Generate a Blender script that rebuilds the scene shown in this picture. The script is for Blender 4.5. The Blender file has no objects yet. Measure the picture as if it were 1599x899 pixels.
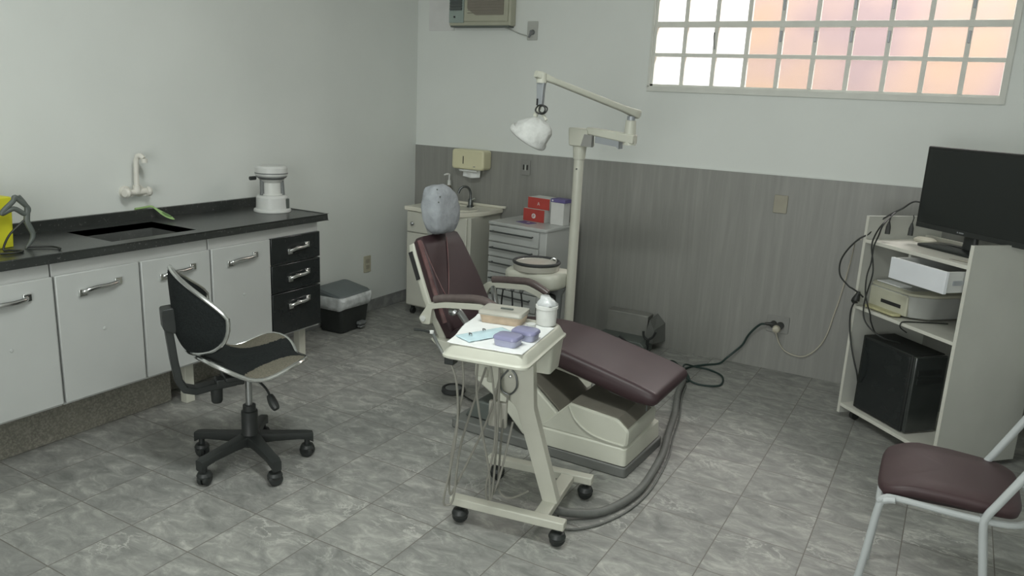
import bpy, bmesh, math, random
from mathutils import Vector, Matrix, noise
random.seed(4)
PI = math.pi
S = bpy.context.scene
COL = S.collection

# ------------------------------------------------------------------ materials
MATS = {}
def new_mat(name):
    m = bpy.data.materials.new(name); m.use_nodes = True
    nt = m.node_tree; b = nt.nodes['Principled BSDF']
    MATS[name] = m
    return m, nt, b
def simple(name, col, rough=.5, metal=0., var=.06, scale=12., bump=0., spec=.5, coat=0., trans=0., sheen=0.):
    m, nt, b = new_mat(name)
    N = nt.nodes; Lk = nt.links
    tc = N.new('ShaderNodeTexCoord'); no = N.new('ShaderNodeTexNoise')
    no.inputs['Scale'].default_value = scale; no.inputs['Detail'].default_value = 5
    Lk.new(tc.outputs['Object'], no.inputs['Vector'])
    mp = N.new('ShaderNodeMapRange'); mp.inputs['From Min'].default_value = .3; mp.inputs['From Max'].default_value = .7
    mp.inputs['To Min'].default_value = 1 - var; mp.inputs['To Max'].default_value = 1 + var
    Lk.new(no.outputs['Fac'], mp.inputs['Value'])
    mx = N.new('ShaderNodeVectorMath'); mx.operation = 'SCALE'
    mx.inputs[0].default_value = col[:3]
    Lk.new(mp.outputs['Result'], mx.inputs['Scale']); Lk.new(mx.outputs['Vector'], b.inputs['Base Color'])
    b.inputs['Roughness'].default_value = rough; b.inputs['Metallic'].default_value = metal
    b.inputs['Specular IOR Level'].default_value = spec
    b.inputs['Coat Weight'].default_value = coat
    b.inputs['Transmission Weight'].default_value = trans
    b.inputs['Sheen Weight'].default_value = sheen
    if bump:
        bp = N.new('ShaderNodeBump'); bp.inputs['Strength'].default_value = bump; bp.inputs['Distance'].default_value = .01
        Lk.new(no.outputs['Fac'], bp.inputs['Height']); Lk.new(bp.outputs['Normal'], b.inputs['Normal'])
    return m
def ramp(nt, fac, stops):
    r = nt.nodes.new('ShaderNodeValToRGB'); e = r.color_ramp.elements
    while len(e) > 1: e.remove(e[-1])
    e[0].position = stops[0][0]; e[0].color = (*stops[0][1], 1)
    for p, c in stops[1:]:
        x = e.new(p); x.color = (*c, 1)
    nt.links.new(fac, r.inputs['Fac'])
    return r.outputs['Color']
def mixc(nt, a, b, fac, mode='MIX'):
    n = nt.nodes.new('ShaderNodeMix'); n.data_type = 'RGBA'; n.blend_type = mode
    for s, v in ((n.inputs[0], fac), (n.inputs[6], a), (n.inputs[7], b)):
        if hasattr(v, 'is_linked'): nt.links.new(v, s)
        elif isinstance(v, (int, float)): s.default_value = v
        else: s.default_value = (*v, 1)
    return n.outputs[2]

WALL = (.72, .745, .715)
simple('wall_paint', WALL, .6, var=.035, scale=1.6, bump=.05)
simple('ceiling_paint', (.75, .75, .73), .7, var=.02, scale=2)
simple('cream_plastic', (.52, .525, .45), .38, var=.05, scale=6)
simple('cream_paint', (.50, .50, .43), .35, var=.05, scale=8)
simple('white_laminate', (.52, .53, .515), .35, var=.03, scale=4)
simple('white_lacquer', (.47, .485, .47), .3, var=.03, scale=4)
simple('vanity_white', (.54, .54, .475), .4, var=.04, scale=5)
simple('basin_white', (.74, .72, .62), .18, var=.03, scale=5)
simple('desk_white', (.47, .475, .435), .42, var=.04, scale=6)
simple('desk_edge', (.62, .615, .55), .45, var=.04, scale=9)
simple('drawer_white', (.72, .74, .77), .3, var=.02)
simple('black_lacquer', (.017, .020, .020), .22, var=.1)
simple('black_plastic', (.022, .025, .024), .45, var=.12, scale=20)
simple('black_fabric', (.014, .017, .017), .9, var=.3, scale=140, bump=.3, spec=.2)
simple('beige_fabric', (.15, .14, .11), .9, var=.2, scale=140, bump=.3, spec=.2)
simple('dark_rubber', (.03, .032, .032), .7, var=.15)
simple('grey_plastic', (.17, .18, .18), .45, var=.08)
simple('hood_brown', (.15, .14, .115), .7, var=.15, scale=9)
simple('base_grey', (.15, .155, .145), .5, var=.1, scale=9)
simple('dark_grey_paint', (.10, .115, .105), .5, var=.12, scale=9)
simple('lid_grey', (.12, .14, .145), .4, var=.05)
simple('hose_grey', (.13, .135, .125), .55, var=.1, scale=40)
simple('cord_green_black', (.02, .04, .036), .5, var=.1)
simple('cord_black', (.018, .02, .018), .5, var=.1)
simple('cord_white', (.5, .47, .38), .5, var=.1)
simple('thin_hose_beige', (.23, .225, .195), .5, var=.1)
simple('burgundy_vinyl', (.036, .018, .021), .46, var=.1, scale=7, bump=.06)
simple('burgundy_seat', (.050, .027, .029), .5, var=.09, scale=9, bump=.06)
simple('brown_vinyl', (.12, .095, .09), .26, var=.15, scale=16)
simple('chrome', (.70, .71, .70), .18, metal=1., var=.03)
simple('brushed_steel', (.42, .43, .43), .3, metal=1., var=.05)
simple('dark_steel', (.16, .17, .17), .35, metal=1., var=.05)
simple('grey_metal', (.33, .35, .37), .42, metal=.4, var=.05)
simple('light_grey_tube', (.43, .455, .455), .35, var=.04)
simple('nonwoven_grey', (.32, .34, .36), .95, var=.12, scale=24, bump=.7, spec=.1)
simple('nonwoven_white', (.58, .59, .57), .95, var=.10, scale=22, bump=1.0, spec=.1)
simple('paper_white', (.78, .80, .79), .8, var=.03, scale=25, bump=.1)
simple('paper_cream', (.62, .60, .50), .8, var=.03)
simple('dispenser_yellow', (.68, .65, .44), .35, var=.04, scale=5)
simple('outlet_cream', (.45, .43, .33), .45, var=.05)
simple('outlet_grey', (.44, .45, .42), .45, var=.05)
simple('plate_grey', (.25, .25, .235), .4, var=.05)
simple('box_grey', (.24, .24, .222), .6, var=.08)
simple('outlet_beige', (.33, .31, .245), .5, var=.05)
simple('dark_hole', (.02, .02, .02), .8, var=0)
simple('red_card', (.42, .055, .045), .45, var=.06)
simple('card_white', (.66, .66, .64), .6, var=.05)
simple('purple_card', (.13, .11, .27), .5, var=.08)
simple('mask_blue', (.50, .66, .71), .6, var=.08, scale=30)
simple('lilac_plastic', (.25, .25, .39), .22, var=.05)
simple('lilac_pale', (.36, .37, .50), .3, var=.05)
simple('jar_white', (.66, .67, .64), .35, var=.04)
simple('cloudy_plastic', (.42, .41, .36), .25, var=.08)
simple('amber_content', (.46, .36, .26), .5, var=.15, scale=30)
simple('sharps_yellow', (.62, .60, .03), .5, var=.06)
simple('leaf_green', (.33, .50, .20), .5, var=.1)
simple('leaf_dark', (.13, .23, .08), .5, var=.1)
simple('bag_clear', (.52, .54, .54), .25, var=.25, scale=18, bump=.9)
simple('printer_cream', (.48, .475, .375), .4, var=.05)
simple('printer_grey', (.40, .41, .385), .4, var=.05)
simple('printer_tray', (.47, .45, .26), .4, var=.1)
simple('screen_black', (.016, .019, .018), .28, var=.1, scale=3)
simple('pc_black', (.014, .016, .015), .6, var=.1)
simple('pc_glass', (.035, .040, .038), .06, var=.1, coat=.4)
simple('ac_case', (.42, .42, .33), .45, var=.05)
simple('ac_panel', (.30, .36, .33), .45, var=.05)
simple('ac_grille', (.22, .20, .165), .55, var=.05)
simple('ac_louver', (.10, .115, .11), .5, var=.05)
simple('white_plastic', (.62, .63, .61), .32, var=.03)
simple('off_white_tap', (.70, .68, .62), .3, var=.05)
simple('soap_amber', (.13, .12, .085), .25, var=.1)
simple('mullion_paint', (.72, .72, .66), .45, var=.06, scale=10)
simple('frame_paint', (.66, .67, .62), .5, var=.05, scale=8)
simple('patch_plaster', (.69, .69, .68), .6, var=.05, scale=9, bump=.3)
simple('outside_ground', (.4, .38, .35), .8)
simple('clear_film', (.14, .075, .075), .12, var=.3, scale=14, coat=.6)

# tiled floor
m, nt, b = new_mat('marbled_floor_tile')
N = nt.nodes; Lk = nt.links
tc = N.new('ShaderNodeTexCoord'); mp = N.new('ShaderNodeMapping'); mp.inputs['Location'].default_value = (0, .08, 0)
Lk.new(tc.outputs['Object'], mp.inputs['Vector'])
br = N.new('ShaderNodeTexBrick'); br.offset = 0; br.squash = 1
br.inputs['Scale'].default_value = 1; br.inputs['Brick Width'].default_value = .3; br.inputs['Row Height'].default_value = .3
br.inputs['Mortar Size'].default_value = .0022; br.inputs['Mortar Smooth'].default_value = .3; br.inputs['Bias'].default_value = 0
br.inputs['Color1'].default_value = (0, 0, 0, 1); br.inputs['Color2'].default_value = (1, 1, 1, 1); br.inputs['Mortar'].default_value = (.5, .5, .5, 1)
Lk.new(mp.outputs['Vector'], br.inputs['Vector'])
sc = N.new('ShaderNodeVectorMath'); sc.operation = 'SCALE'; sc.inputs['Scale'].default_value = 9
Lk.new(br.outputs['Color'], sc.inputs[0])
ad = N.new('ShaderNodeVectorMath'); ad.operation = 'ADD'
Lk.new(sc.outputs['Vector'], ad.inputs[0]); Lk.new(mp.outputs['Vector'], ad.inputs[1])
rt = N.new('ShaderNodeMapping'); rt.inputs['Rotation'].default_value = (0, 0, .75); rt.inputs['Scale'].default_value = (1.0, 1.8, 1)
Lk.new(ad.outputs['Vector'], rt.inputs['Vector'])
n1 = N.new('ShaderNodeTexNoise'); n1.inputs['Scale'].default_value = 8.5; n1.inputs['Detail'].default_value = 10; n1.inputs['Roughness'].default_value = .70; n1.inputs['Distortion'].default_value = .7
Lk.new(rt.outputs['Vector'], n1.inputs['Vector'])
base = ramp(nt, n1.outputs['Fac'], [(.30, (.17, .175, .165)), (.46, (.245, .248, .234)), (.55, (.295, .297, .279)), (.68, (.43, .43, .40))])
n2 = N.new('ShaderNodeTexNoise'); n2.inputs['Scale'].default_value = 5.2; n2.inputs['Detail'].default_value = 8; n2.inputs['Roughness'].default_value = .62; n2.inputs['Distortion'].default_value = .6
Lk.new(rt.outputs['Vector'], n2.inputs['Vector'])
vein = ramp(nt, n2.outputs['Fac'], [(.485, (0, 0, 0)), (.505, (1, 1, 1)), (.525, (0, 0, 0))])
n3 = N.new('ShaderNodeTexNoise'); n3.inputs['Scale'].default_value = 3.3; n3.inputs['Detail'].default_value = 2
Lk.new(ad.outputs['Vector'], n3.inputs['Vector'])
msk = ramp(nt, n3.outputs['Fac'], [(.50, (0, 0, 0)), (.66, (1, 1, 1))])
vm = mixc(nt, vein, msk, 1., 'MULTIPLY')
c1 = mixc(nt, base, (.46, .46, .43), vm)
tint = ramp(nt, br.outputs['Color'], [(0, (.92, .92, .92)), (1, (1.08, 1.08, 1.07))])
c2 = mixc(nt, c1, tint, 1., 'MULTIPLY')
c3 = mixc(nt, c2, (.15, .14, .125), br.outputs['Fac'])
Lk.new(c3, b.inputs['Base Color'])
b.inputs['Roughness'].default_value = .42; b.inputs['Specular IOR Level'].default_value = .35
bp = N.new('ShaderNodeBump'); bp.inputs['Strength'].default_value = .25; bp.inputs['Distance'].default_value = .004; bp.invert = True
Lk.new(br.outputs['Fac'], bp.inputs['Height']); Lk.new(bp.outputs['Normal'], b.inputs['Normal'])

# grey wood laminate of the dado
m, nt, b = new_mat('grey_wood_laminate')
N = nt.nodes; Lk = nt.links
tc = N.new('ShaderNodeTexCoord'); mp = N.new('ShaderNodeMapping'); mp.inputs['Scale'].default_value = (9, 9, .55)
Lk.new(tc.outputs['Object'], mp.inputs['Vector'])
n1 = N.new('ShaderNodeTexNoise'); n1.inputs['Scale'].default_value = 3; n1.inputs['Detail'].default_value = 9; n1.inputs['Roughness'].default_value = .6; n1.inputs['Distortion'].default_value = .5
Lk.new(mp.outputs['Vector'], n1.inputs['Vector'])
Lk.new(ramp(nt, n1.outputs['Fac'], [(.25, (.235, .235, .218)), (.5, (.268, .268, .25)), (.75, (.315, .312, .292))]), b.inputs['Base Color'])
b.inputs['Roughness'].default_value = .42

# granites
def granite(name, dark, light, sc_, rough, th=(.62, .70)):
    m, nt, b = new_mat(name); N = nt.nodes; Lk = nt.links
    tc = N.new('ShaderNodeTexCoord'); v = N.new('ShaderNodeTexNoise'); v.inputs['Scale'].default_value = sc_; v.inputs['Detail'].default_value = 4
    Lk.new(tc.outputs['Object'], v.inputs['Vector'])
    v2 = N.new('ShaderNodeTexNoise'); v2.inputs['Scale'].default_value = sc_ / 9; v2.inputs['Detail'].default_value = 4
    Lk.new(tc.outputs['Object'], v2.inputs['Vector'])
    mid = tuple(x * 1.25 for x in dark)
    a = ramp(nt, v2.outputs['Fac'], [(.35, dark), (.65, mid)])
    k = ramp(nt, v.outputs['Fac'], [(th[0], (0, 0, 0)), (th[1], (1, 1, 1))])
    Lk.new(mixc(nt, a, light, k), b.inputs['Base Color']); b.inputs['Roughness'].default_value = rough
granite('black_granite', (.032, .035, .033), (.14, .14, .135), 90, .28)
granite('sink_granite', (.09, .094, .09), (.16, .16, .155), 90, .35)
granite('brown_granite', (.15, .145, .12), (.27, .26, .22), 110, .5, (.42, .66))
granite('tile_skirting', (.20, .205, .20), (.34, .34, .33), 14, .4, (.45, .7))

# coloured render outside the window
m, nt, b = new_mat('salmon_render'); N = nt.nodes; Lk = nt.links
tc = N.new('ShaderNodeTexCoord'); v = N.new('ShaderNodeTexNoise'); v.inputs['Scale'].default_value = 1.3; v.inputs['Detail'].default_value = 2
Lk.new(tc.outputs['Object'], v.inputs['Vector'])
Lk.new(ramp(nt, v.outputs['Fac'], [(.38, (.40, .31, .32)), (.5, (.49, .37, .335)), (.62, (.54, .395, .30))]), b.inputs['Base Color'])
b.inputs['Roughness'].default_value = .9

# frosted glass pane
m, nt, b = new_mat('frosted_glass')
tp_ = nt.nodes.new('ShaderNodeBsdfTransparent'); tp_.inputs['Color'].default_value = (.93, .92, .92, 1)
tl_ = nt.nodes.new('ShaderNodeBsdfTranslucent'); tl_.inputs['Color'].default_value = (.9, .88, .88, 1)
ms_ = nt.nodes.new('ShaderNodeMixShader'); ms_.inputs[0].default_value = .012
nt.links.new(tp_.outputs[0], ms_.inputs[1]); nt.links.new(tl_.outputs[0], ms_.inputs[2])
nt.links.new(ms_.outputs[0], nt.nodes['Material Output'].inputs['Surface']); nt.nodes.remove(b)

# ------------------------------------------------------------------ mesh helpers
class MB:
    def __init__(s, M=None): s.v = []; s.f = []; s.mi = []; s.M = M or Matrix()
    def add(s, vs, fs, mi=0):
        o = len(s.v)
        s.v += [s.M @ Vector(p) for p in vs]
        s.f += [tuple(i + o for i in f) for f in fs]; s.mi += [mi] * len(fs)
    def box(s, x0, x1, y0, y1, z0, z1, mi=0):
        x0, x1 = sorted((x0, x1)); y0, y1 = sorted((y0, y1)); z0, z1 = sorted((z0, z1))
        s.add([(x0,y0,z0),(x1,y0,z0),(x1,y1,z0),(x0,y1,z0),(x0,y0,z1),(x1,y0,z1),(x1,y1,z1),(x0,y1,z1)],
              [(0,3,2,1),(4,5,6,7),(0,1,5,4),(1,2,6,5),(2,3,7,6),(3,0,4,7)], mi)
    def prism(s, poly, lo, hi, ax='y', mi=0):
        """poly in the two other axes (in x,y,z order), extruded along ax"""
        n = len(poly)
        def P(p, t):
            return {'x': (t, p[0], p[1]), 'y': (p[0], t, p[1]), 'z': (p[0], p[1], t)}[ax]
        vs = [P(p, lo) for p in poly] + [P(p, hi) for p in poly]
        s.add(vs, [tuple(range(n))[::-1], tuple(range(n, 2*n))] + [(i, (i+1) % n, (i+1) % n + n, i + n) for i in range(n)], mi)
    def loft(s, rings, caps=True, closed=True, mi=0):
        n = len(rings[0]); vs = [p for r in rings for p in r]; fs = []
        for j in range(len(rings) - 1):
            for i in range(n if closed else n - 1):
                k = (i + 1) % n
                fs.append((j*n+i, j*n+k, (j+1)*n+k, (j+1)*n+i))
        if caps: fs += [tuple(range(n))[::-1], tuple(range((len(rings)-1)*n, len(rings)*n))]
        s.add(vs, fs, mi)
    def rod(s, p0, p1, r0, r1=None, n=16, mi=0):
        r1 = r0 if r1 is None else r1
        p0 = Vector(p0); p1 = Vector(p1); d = (p1 - p0).normalized()
        a = d.orthogonal().normalized(); c = d.cross(a)
        s.loft([[p + (a*math.cos(t) + c*math.sin(t)) * r for t in [2*PI*i/n for i in range(n)]] for p, r in ((p0, r0), (p1, r1))], mi=mi)
    def lathe(s, prof, c, n=28, ax=(0, 0, 1), caps=True, sx=1., sy=1., mi=0):
        """prof: (radius, height) along ax from c"""
        ax = Vector(ax).normalized()
        if abs(ax.z) > .999: a = Vector((1, 0, 0)); d = Vector((0, 1, 0)) * (1 if ax.z > 0 else -1)
        else: a = Vector((0, 0, 1)).cross(ax).normalized(); d = ax.cross(a)
        c = Vector(c)
        s.loft([[c + ax*h + (a*math.cos(t)*sx + d*math.sin(t)*sy) * r for t in [2*PI*i/n for i in range(n)]] for r, h in prof], caps=caps, mi=mi)
    def tube(s, pts, r, n=10, sm=6, closed=False, mi=0, flat=None):
        pts = [Vector(p) for p in pts]
        if sm:
            out = []; L = len(pts)
            rng = range(L if closed else L - 1)
            for i in rng:
                if closed: p = [pts[(i+k) % L] for k in (-1, 0, 1, 2)]
                else: p = [pts[max(0, i-1)], pts[i], pts[i+1], pts[min(L-1, i+2)]]
                for j in range(sm):
                    t = j / sm
                    out.append(.5*((2*p[1]) + (p[2]-p[0])*t + (2*p[0]-5*p[1]+4*p[2]-p[3])*t*t + (3*p[1]-p[0]-3*p[2]+p[3])*t**3))
            if not closed: out.append(pts[-1])
            pts = out
        L = len(pts); rings = []; up = None
        for i, p in enumerate(pts):
            if closed: d = pts[(i+1) % L] - pts[i-1]
            else: d = pts[min(L-1, i+1)] - pts[max(0, i-1)]
            if d.length < 1e-9: d = Vector((0, 0, 1))
            d.normalize()
            if up is None: up = d.orthogonal().normalized()
            up = (up - d*up.dot(d)); up = up.normalized() if up.length > 1e-6 else d.orthogonal().normalized()
            c = d.cross(up)
            rr = r(i/(L-1)) if callable(r) else r
            rings.append([p + (up*math.cos(t) + c*math.sin(t)) * rr for t in [2*PI*k/n for k in range(n)]])
        if closed: rings.append(rings[0])
        s.loft(rings, caps=not closed, mi=mi)
    def grid(s, f, nu, nv, mi=0, closed_u=False):
        vs = [f(i/nu, j/nv) for j in range(nv+1) for i in range(nu+1)]
        s.add(vs, [(j*(nu+1)+i, j*(nu+1)+i+1, (j+1)*(nu+1)+i+1, (j+1)*(nu+1)+i) for j in range(nv) for i in range(nu)], mi)

def rrect(x0, x1, y0, y1, r, n=5):
    return [(cx + r*math.cos(a), cy + r*math.sin(a)) for cx, cy, s0 in ((x1-r, y1-r, 0), (x0+r, y1-r, 90), (x0+r, y0+r, 180), (x1-r, y0+r, 270))
            for a in [math.radians(s0 + 90*k/n) for k in range(n+1)]]
def rpoly(pts, r, n=4):
    """round the corners of a polygon"""
    out = []; L = len(pts)
    for i in range(L):
        a = Vector(pts[i-1]); b_ = Vector(pts[i]); c = Vector(pts[(i+1) % L])
        u = (a-b_).normalized(); w = (c-b_).normalized(); d = min(r, (a-b_).length*.45, (c-b_).length*.45)
        p = b_+u*d; q = b_+w*d
        for k in range(n+1):
            t = k/n; out.append(tuple(p*(1-t)**2 + b_*2*t*(1-t) + q*t*t))
    return out

def fixn(me):
    bm = bmesh.new(); bm.from_mesh(me); bmesh.ops.remove_doubles(bm, verts=bm.verts, dist=1e-6)
    bmesh.ops.recalc_face_normals(bm, faces=bm.faces); bm.to_mesh(me); bm.free()
def chainM(o): return o['_M'] if False else FR.get(o.name_full, Matrix())
FR = {}
def obj(name, mb, mats, parent=None, bevel=0., seg=2, ang=32, subsurf=0, solid=0.):
    if isinstance(mats, str): mats = [mats]
    if parent is not None: M = FR[parent.name]
    else:
        xs = [p.x for p in mb.v]; ys = [p.y for p in mb.v]; zs = [p.z for p in mb.v]
        M = Matrix.Translation(((min(xs)+max(xs))/2, (min(ys)+max(ys))/2, min(zs)))
    I = M.inverted()
    me = bpy.data.meshes.new(name)
    me.from_pydata([I @ p for p in mb.v], [], mb.f)
    for i, k in enumerate(mb.mi): me.polygons[i].material_index = k
    fixn(me)
    for mm in mats: me.materials.append(MATS[mm])
    me.shade_smooth(); me.set_sharp_from_angle(angle=math.radians(ang))
    o = bpy.data.objects.new(name, me); COL.objects.link(o)
    if parent is not None: o.parent = parent; FR[o.name] = FR[parent.name]
    else: o.matrix_world = M; FR[o.name] = M
    if solid:
        q = o.modifiers.new('s', 'SOLIDIFY'); q.thickness = solid; q.offset = 0
    if bevel:
        q = o.modifiers.new('b', 'BEVEL'); q.width = bevel; q.segments = seg; q.limit_method = 'ANGLE'; q.angle_limit = math.radians(35); q.harden_normals = False
    if subsurf:
        q = o.modifiers.new('u', 'SUBSURF'); q.levels = subsurf; q.render_levels = subsurf
    return o
def tag(o, label, cat, group=None):
    o['label'] = label; o['category'] = cat
    if group: o['group'] = group
    return o
def thing(name, label, cat, M, group=None):
    if not isinstance(M, Matrix): M = Matrix.Translation(M)
    o = bpy.data.objects.new(name, None); o.empty_display_size = .1; COL.objects.link(o)
    o.matrix_world = M; FR[o.name] = M
    return tag(o, label, cat, group)
def structure(name, mb, mat, parent=None, **k):
    o = obj(name, mb, mat, parent, **k)
    if parent is None: o['kind'] = 'structure'
    return o
def frame(x, y, z=0, deg=0): return Matrix.Translation((x, y, z)) @ Matrix.Rotation(math.radians(deg), 4, 'Z')
def rename_dup(src, loc_offset, label, group=None):
    """copy a thing and its parts, moved by an offset"""
    r = src.copy(); COL.objects.link(r); r.location = src.location + Vector(loc_offset)
    r['label'] = label
    if group: r['group'] = group
    for ch in list(src.children):
        c = ch.copy(); COL.objects.link(c); c.parent = r
        for g in list(ch.children):
            d = g.copy(); COL.objects.link(d); d.parent = c
    return r

# ------------------------------------------------------------------ the room
X1, Y1, H = 4.75, -6.3, 2.85
WX0, WX1, WZ0, WZ1 = 1.79, 3.66, 1.655, 2.60
mb = MB(); mb.box(-.15, X1+.15, Y1-.15, .15, -.12, 0); structure('floor', mb, 'marbled_floor_tile')
mb = MB(); mb.box(-.15, X1+.15, Y1-.15, .15, H, H+.12); structure('ceiling', mb, 'ceiling_paint')
mb = MB(); mb.box(-.15, 0, Y1-.15, .15, 0, H); structure('wall_left', mb, 'wall_paint')
mb = MB(); mb.box(X1, X1+.15, Y1-.15, .15, 0, H); structure('wall_right', mb, 'wall_paint')
mb = MB(); mb.box(0, 2.2, Y1-.15, Y1, 0, H); mb.box(3.8, X1, Y1-.15, Y1, 0, H); mb.box(2.2, 3.8, Y1-.15, Y1, 2.5, H); structure('wall_rear', mb, 'wall_paint')
mb = MB(); mb.box(2.2, 2.24, Y1-.15, Y1+.01, 0, 2.5); mb.box(3.76, 3.8, Y1-.15, Y1+.01, 0, 2.5); mb.box(2.24, 3.76, Y1-.15, Y1+.01, 2.46, 2.5); structure('rear_fill_frame', mb, 'frame_paint')  # unseen opening frame, added around the rear fill light
mb = MB()
mb.box(0, WX0, 0, .15, 0, H); mb.box(WX1, X1, 0, .15, 0, H); mb.box(WX0, WX1, 0, .15, 0, WZ0); mb.box(WX0, WX1, 0, .15, WZ1, H)
structure('wall_back', mb, 'wall_paint')
mb = MB(); mb.box(0, X1, -.006, 0, 0, 1.178); structure('trim_1', mb, 'grey_wood_laminate')
mb = MB(); mb.box(0.0, X1, -.009, 0, 1.178, 1.184); structure('trim_2', mb, 'wall_paint')
mb = MB(); mb.box(0, .010, -6.2, -.007, 0, .085); structure('baseboard_left', mb, 'tile_skirting', bevel=.002)
mb = MB(); mb.box(.10, .318, -.004, 0, 1.985, 2.5); structure('trim_3', mb, 'patch_plaster', bevel=.004)
# outside
mb = MB(); mb.box(1.95, 7.5, 1.7, 1.9, -.3, 4.2); structure('wall_outside', mb, 'salmon_render')
mb = MB(); mb.box(-3, 8, .15, 6, -.35, -.3); structure('ground_outside', mb, 'outside_ground')

# window: steel grid of ten columns with frosted panes, three rows of which the upper ones are pivoting lights
win = bpy.data.objects.new('window_1', None); COL.objects.link(win); win.location = (2.72, 0, WZ0); FR['window_1'] = Matrix.Translation((2.72, 0, WZ0)); win['kind'] = 'structure'
px = .1865; x0 = 1.802; n = 10; rz = [1.668, 1.842, 2.022, 2.20, 2.38, 2.575]
mb = MB()
xe = x0 + px*n
mb.box(WX0, WX1, .0, .045, WZ0, 1.671); mb.box(WX0, WX1, .0, .045, 2.575, WZ1)
mb.box(WX0, x0+.008, .0, .045, WZ0, WZ1); mb.box(xe-.008, WX1, .0, .045, WZ0, WZ1)
mb.box(WX1-.0, WX1+.028, -.012, .0, WZ0-.028, WZ1+.02); mb.box(WX0-.012, WX1, -.012, 0, WZ0-.028, WZ0+.004); mb.box(WX0-.012, WX0+.004, -.012, .004, WZ0, WZ1)
obj('frame', mb, 'frame_paint', win, bevel=.003)
mb = MB()
for i in range(1, n): mb.box(x0+px*i-.0125, x0+px*i+.0125, .004, .034, 1.671, 2.575)
for z, w in ((1.845, .011), (2.022, .017), (2.20, .011), (2.385, .017)): mb.box(x0, xe, .002, .036, z-w, z+w)
obj('mullions', mb, 'mullion_paint', win, bevel=.002)
mb = MB()
for i, (a, z) in enumerate([(4, 2.0), (5, 2.0), (6, 2.0), (7, 2.0), (9, 2.0), (4, 2.17), (6, 2.17), (7, 2.17), (9, 2.17)]):
    mb.box(x0+px*a-.006, x0+px*a+.006, -.006, .004, z-.075, z-.015)
obj('hinge_rods', mb, 'grey_metal', win, bevel=.002)
mb = MB()
mb.tube([(x0+px*2-.008, -.006, 1.975), (x0+px*2-.006, -.012, 1.94), (x0+px*2+.002, -.008, 1.88)], .0035, sm=4)
obj('latch_cord', mb, 'dark_steel', win)
mb = MB(); mb.box(x0, xe, .018, .024, 1.671, 2.575)
obj('glass', mb, 'frosted_glass', win)

# ------------------------------------------------------------------ kitchen base units on the left
CF = .475; ZB, ZT = .235, .775
def handle(mbs, y, z, x=CF+.016, w=.075):
    """arched chrome bar handle along y"""
    pts = [(x-.012, y-w, z-.012), (x+.012, y-w*.86, z-.004), (x+.020, y-w*.3, z+.004), (x+.020, y+w*.3, z+.004), (x+.012, y+w*.86, z+.008), (x-.012, y+w, z+.012)]
    mbs.tube(pts, .0105, n=10, sm=4)
    mbs.box(x-.014, x+.010, y-w-.014, y-w+.018, z-.026, z+.004); mbs.box(x-.014, x+.010, y+w-.018, y+w+.014, z-.004, z+.026)
def unit(label, ya, yb, doors, drawers=None, legs=()):
    t = thing('base_cabinet', label, 'cabinet', ((.25), (ya+yb)/2, 0), 'white base cabinets under the granite worktop')
    mb = MB(); mb.box(.02, CF-.004, ya+.001, yb-.001, ZB-.012, .690); mb.box(CF-.024, CF-.004, ya+.001, yb-.001, .690, .829)
    mb.box(.02, CF-.024, ya+.001, ya+.016, .690, .829); mb.box(.02, CF-.024, yb-.016, yb-.001, .690, .829)
    obj('body', mb, 'white_laminate', t, bevel=.002)
    for a, c in doors:
        mb = MB(); mb.box(CF-.003, CF+.016, a+.003, c-.003, ZB, ZT)
        d = obj('door', mb, 'white_lacquer', t, bevel=.004)
        mb = MB(); handle(mb, (a+c)/2, ZT-.075, w=.082); obj('handle', mb, 'chrome', d, bevel=.002)
        mb = MB(); mb.lathe([(.0, 0), (.008, .0), (.006, .003), (0, .004)], (CF+.016, (a+c)/2+.005, ZB+.28), ax=(1, 0, 0), n=14, caps=False); obj('screw_cap', mb, 'white_lacquer', d)
    if drawers:
        a, c, zs = drawers
        for z0, z1 in zs:
            mb = MB(); mb.box(CF-.003, CF+.018, a+.003, c-.004, z0+.003, z1-.003)
            d = obj('drawer', mb, 'black_lacquer', t, bevel=.004)
            mb = MB(); handle(mb, (a+c)/2+.01, (z0+z1)/2+.0 if z1-z0 < .2 else z1-.075, x=CF+.018, w=.066); obj('handle', mb, 'chrome', d, bevel=.002)
    for y, x in legs:
        mb = MB(); mb.box(x-.045, x, y-.025, y+.025, 0, ZB-.012)
        obj('leg', mb, 'cream_paint', t, bevel=.003)
    return t
unit('white base cabinet at the bin end with one white door and three glossy black drawers', -2.28, -1.54, [(-2.28, -1.905)], (-1.905, -1.54, [(.235, .475), (.475, .63), (.63, .778)]), legs=[(-1.60, .40)])
unit('white two-door base cabinet under the sink, behind the back of the swivel chair', -3.035, -2.285, [(-3.035, -2.66), (-2.655, -2.285)], legs=[(-2.368, .40)])
unit('white two-door base cabinet at the left photo edge, below the yellow box', -3.795, -3.04, [(-3.415, -3.04), (-3.795, -3.42)], legs=[(-3.75, .40)])
mb = MB(); mb.box(.012, .31, -4.0, -2.41, 0, .218); mb.box(.012, .20, -2.41, -1.62, 0, .218)
structure('trim_4', mb, 'brown_granite', bevel=.003)

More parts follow.
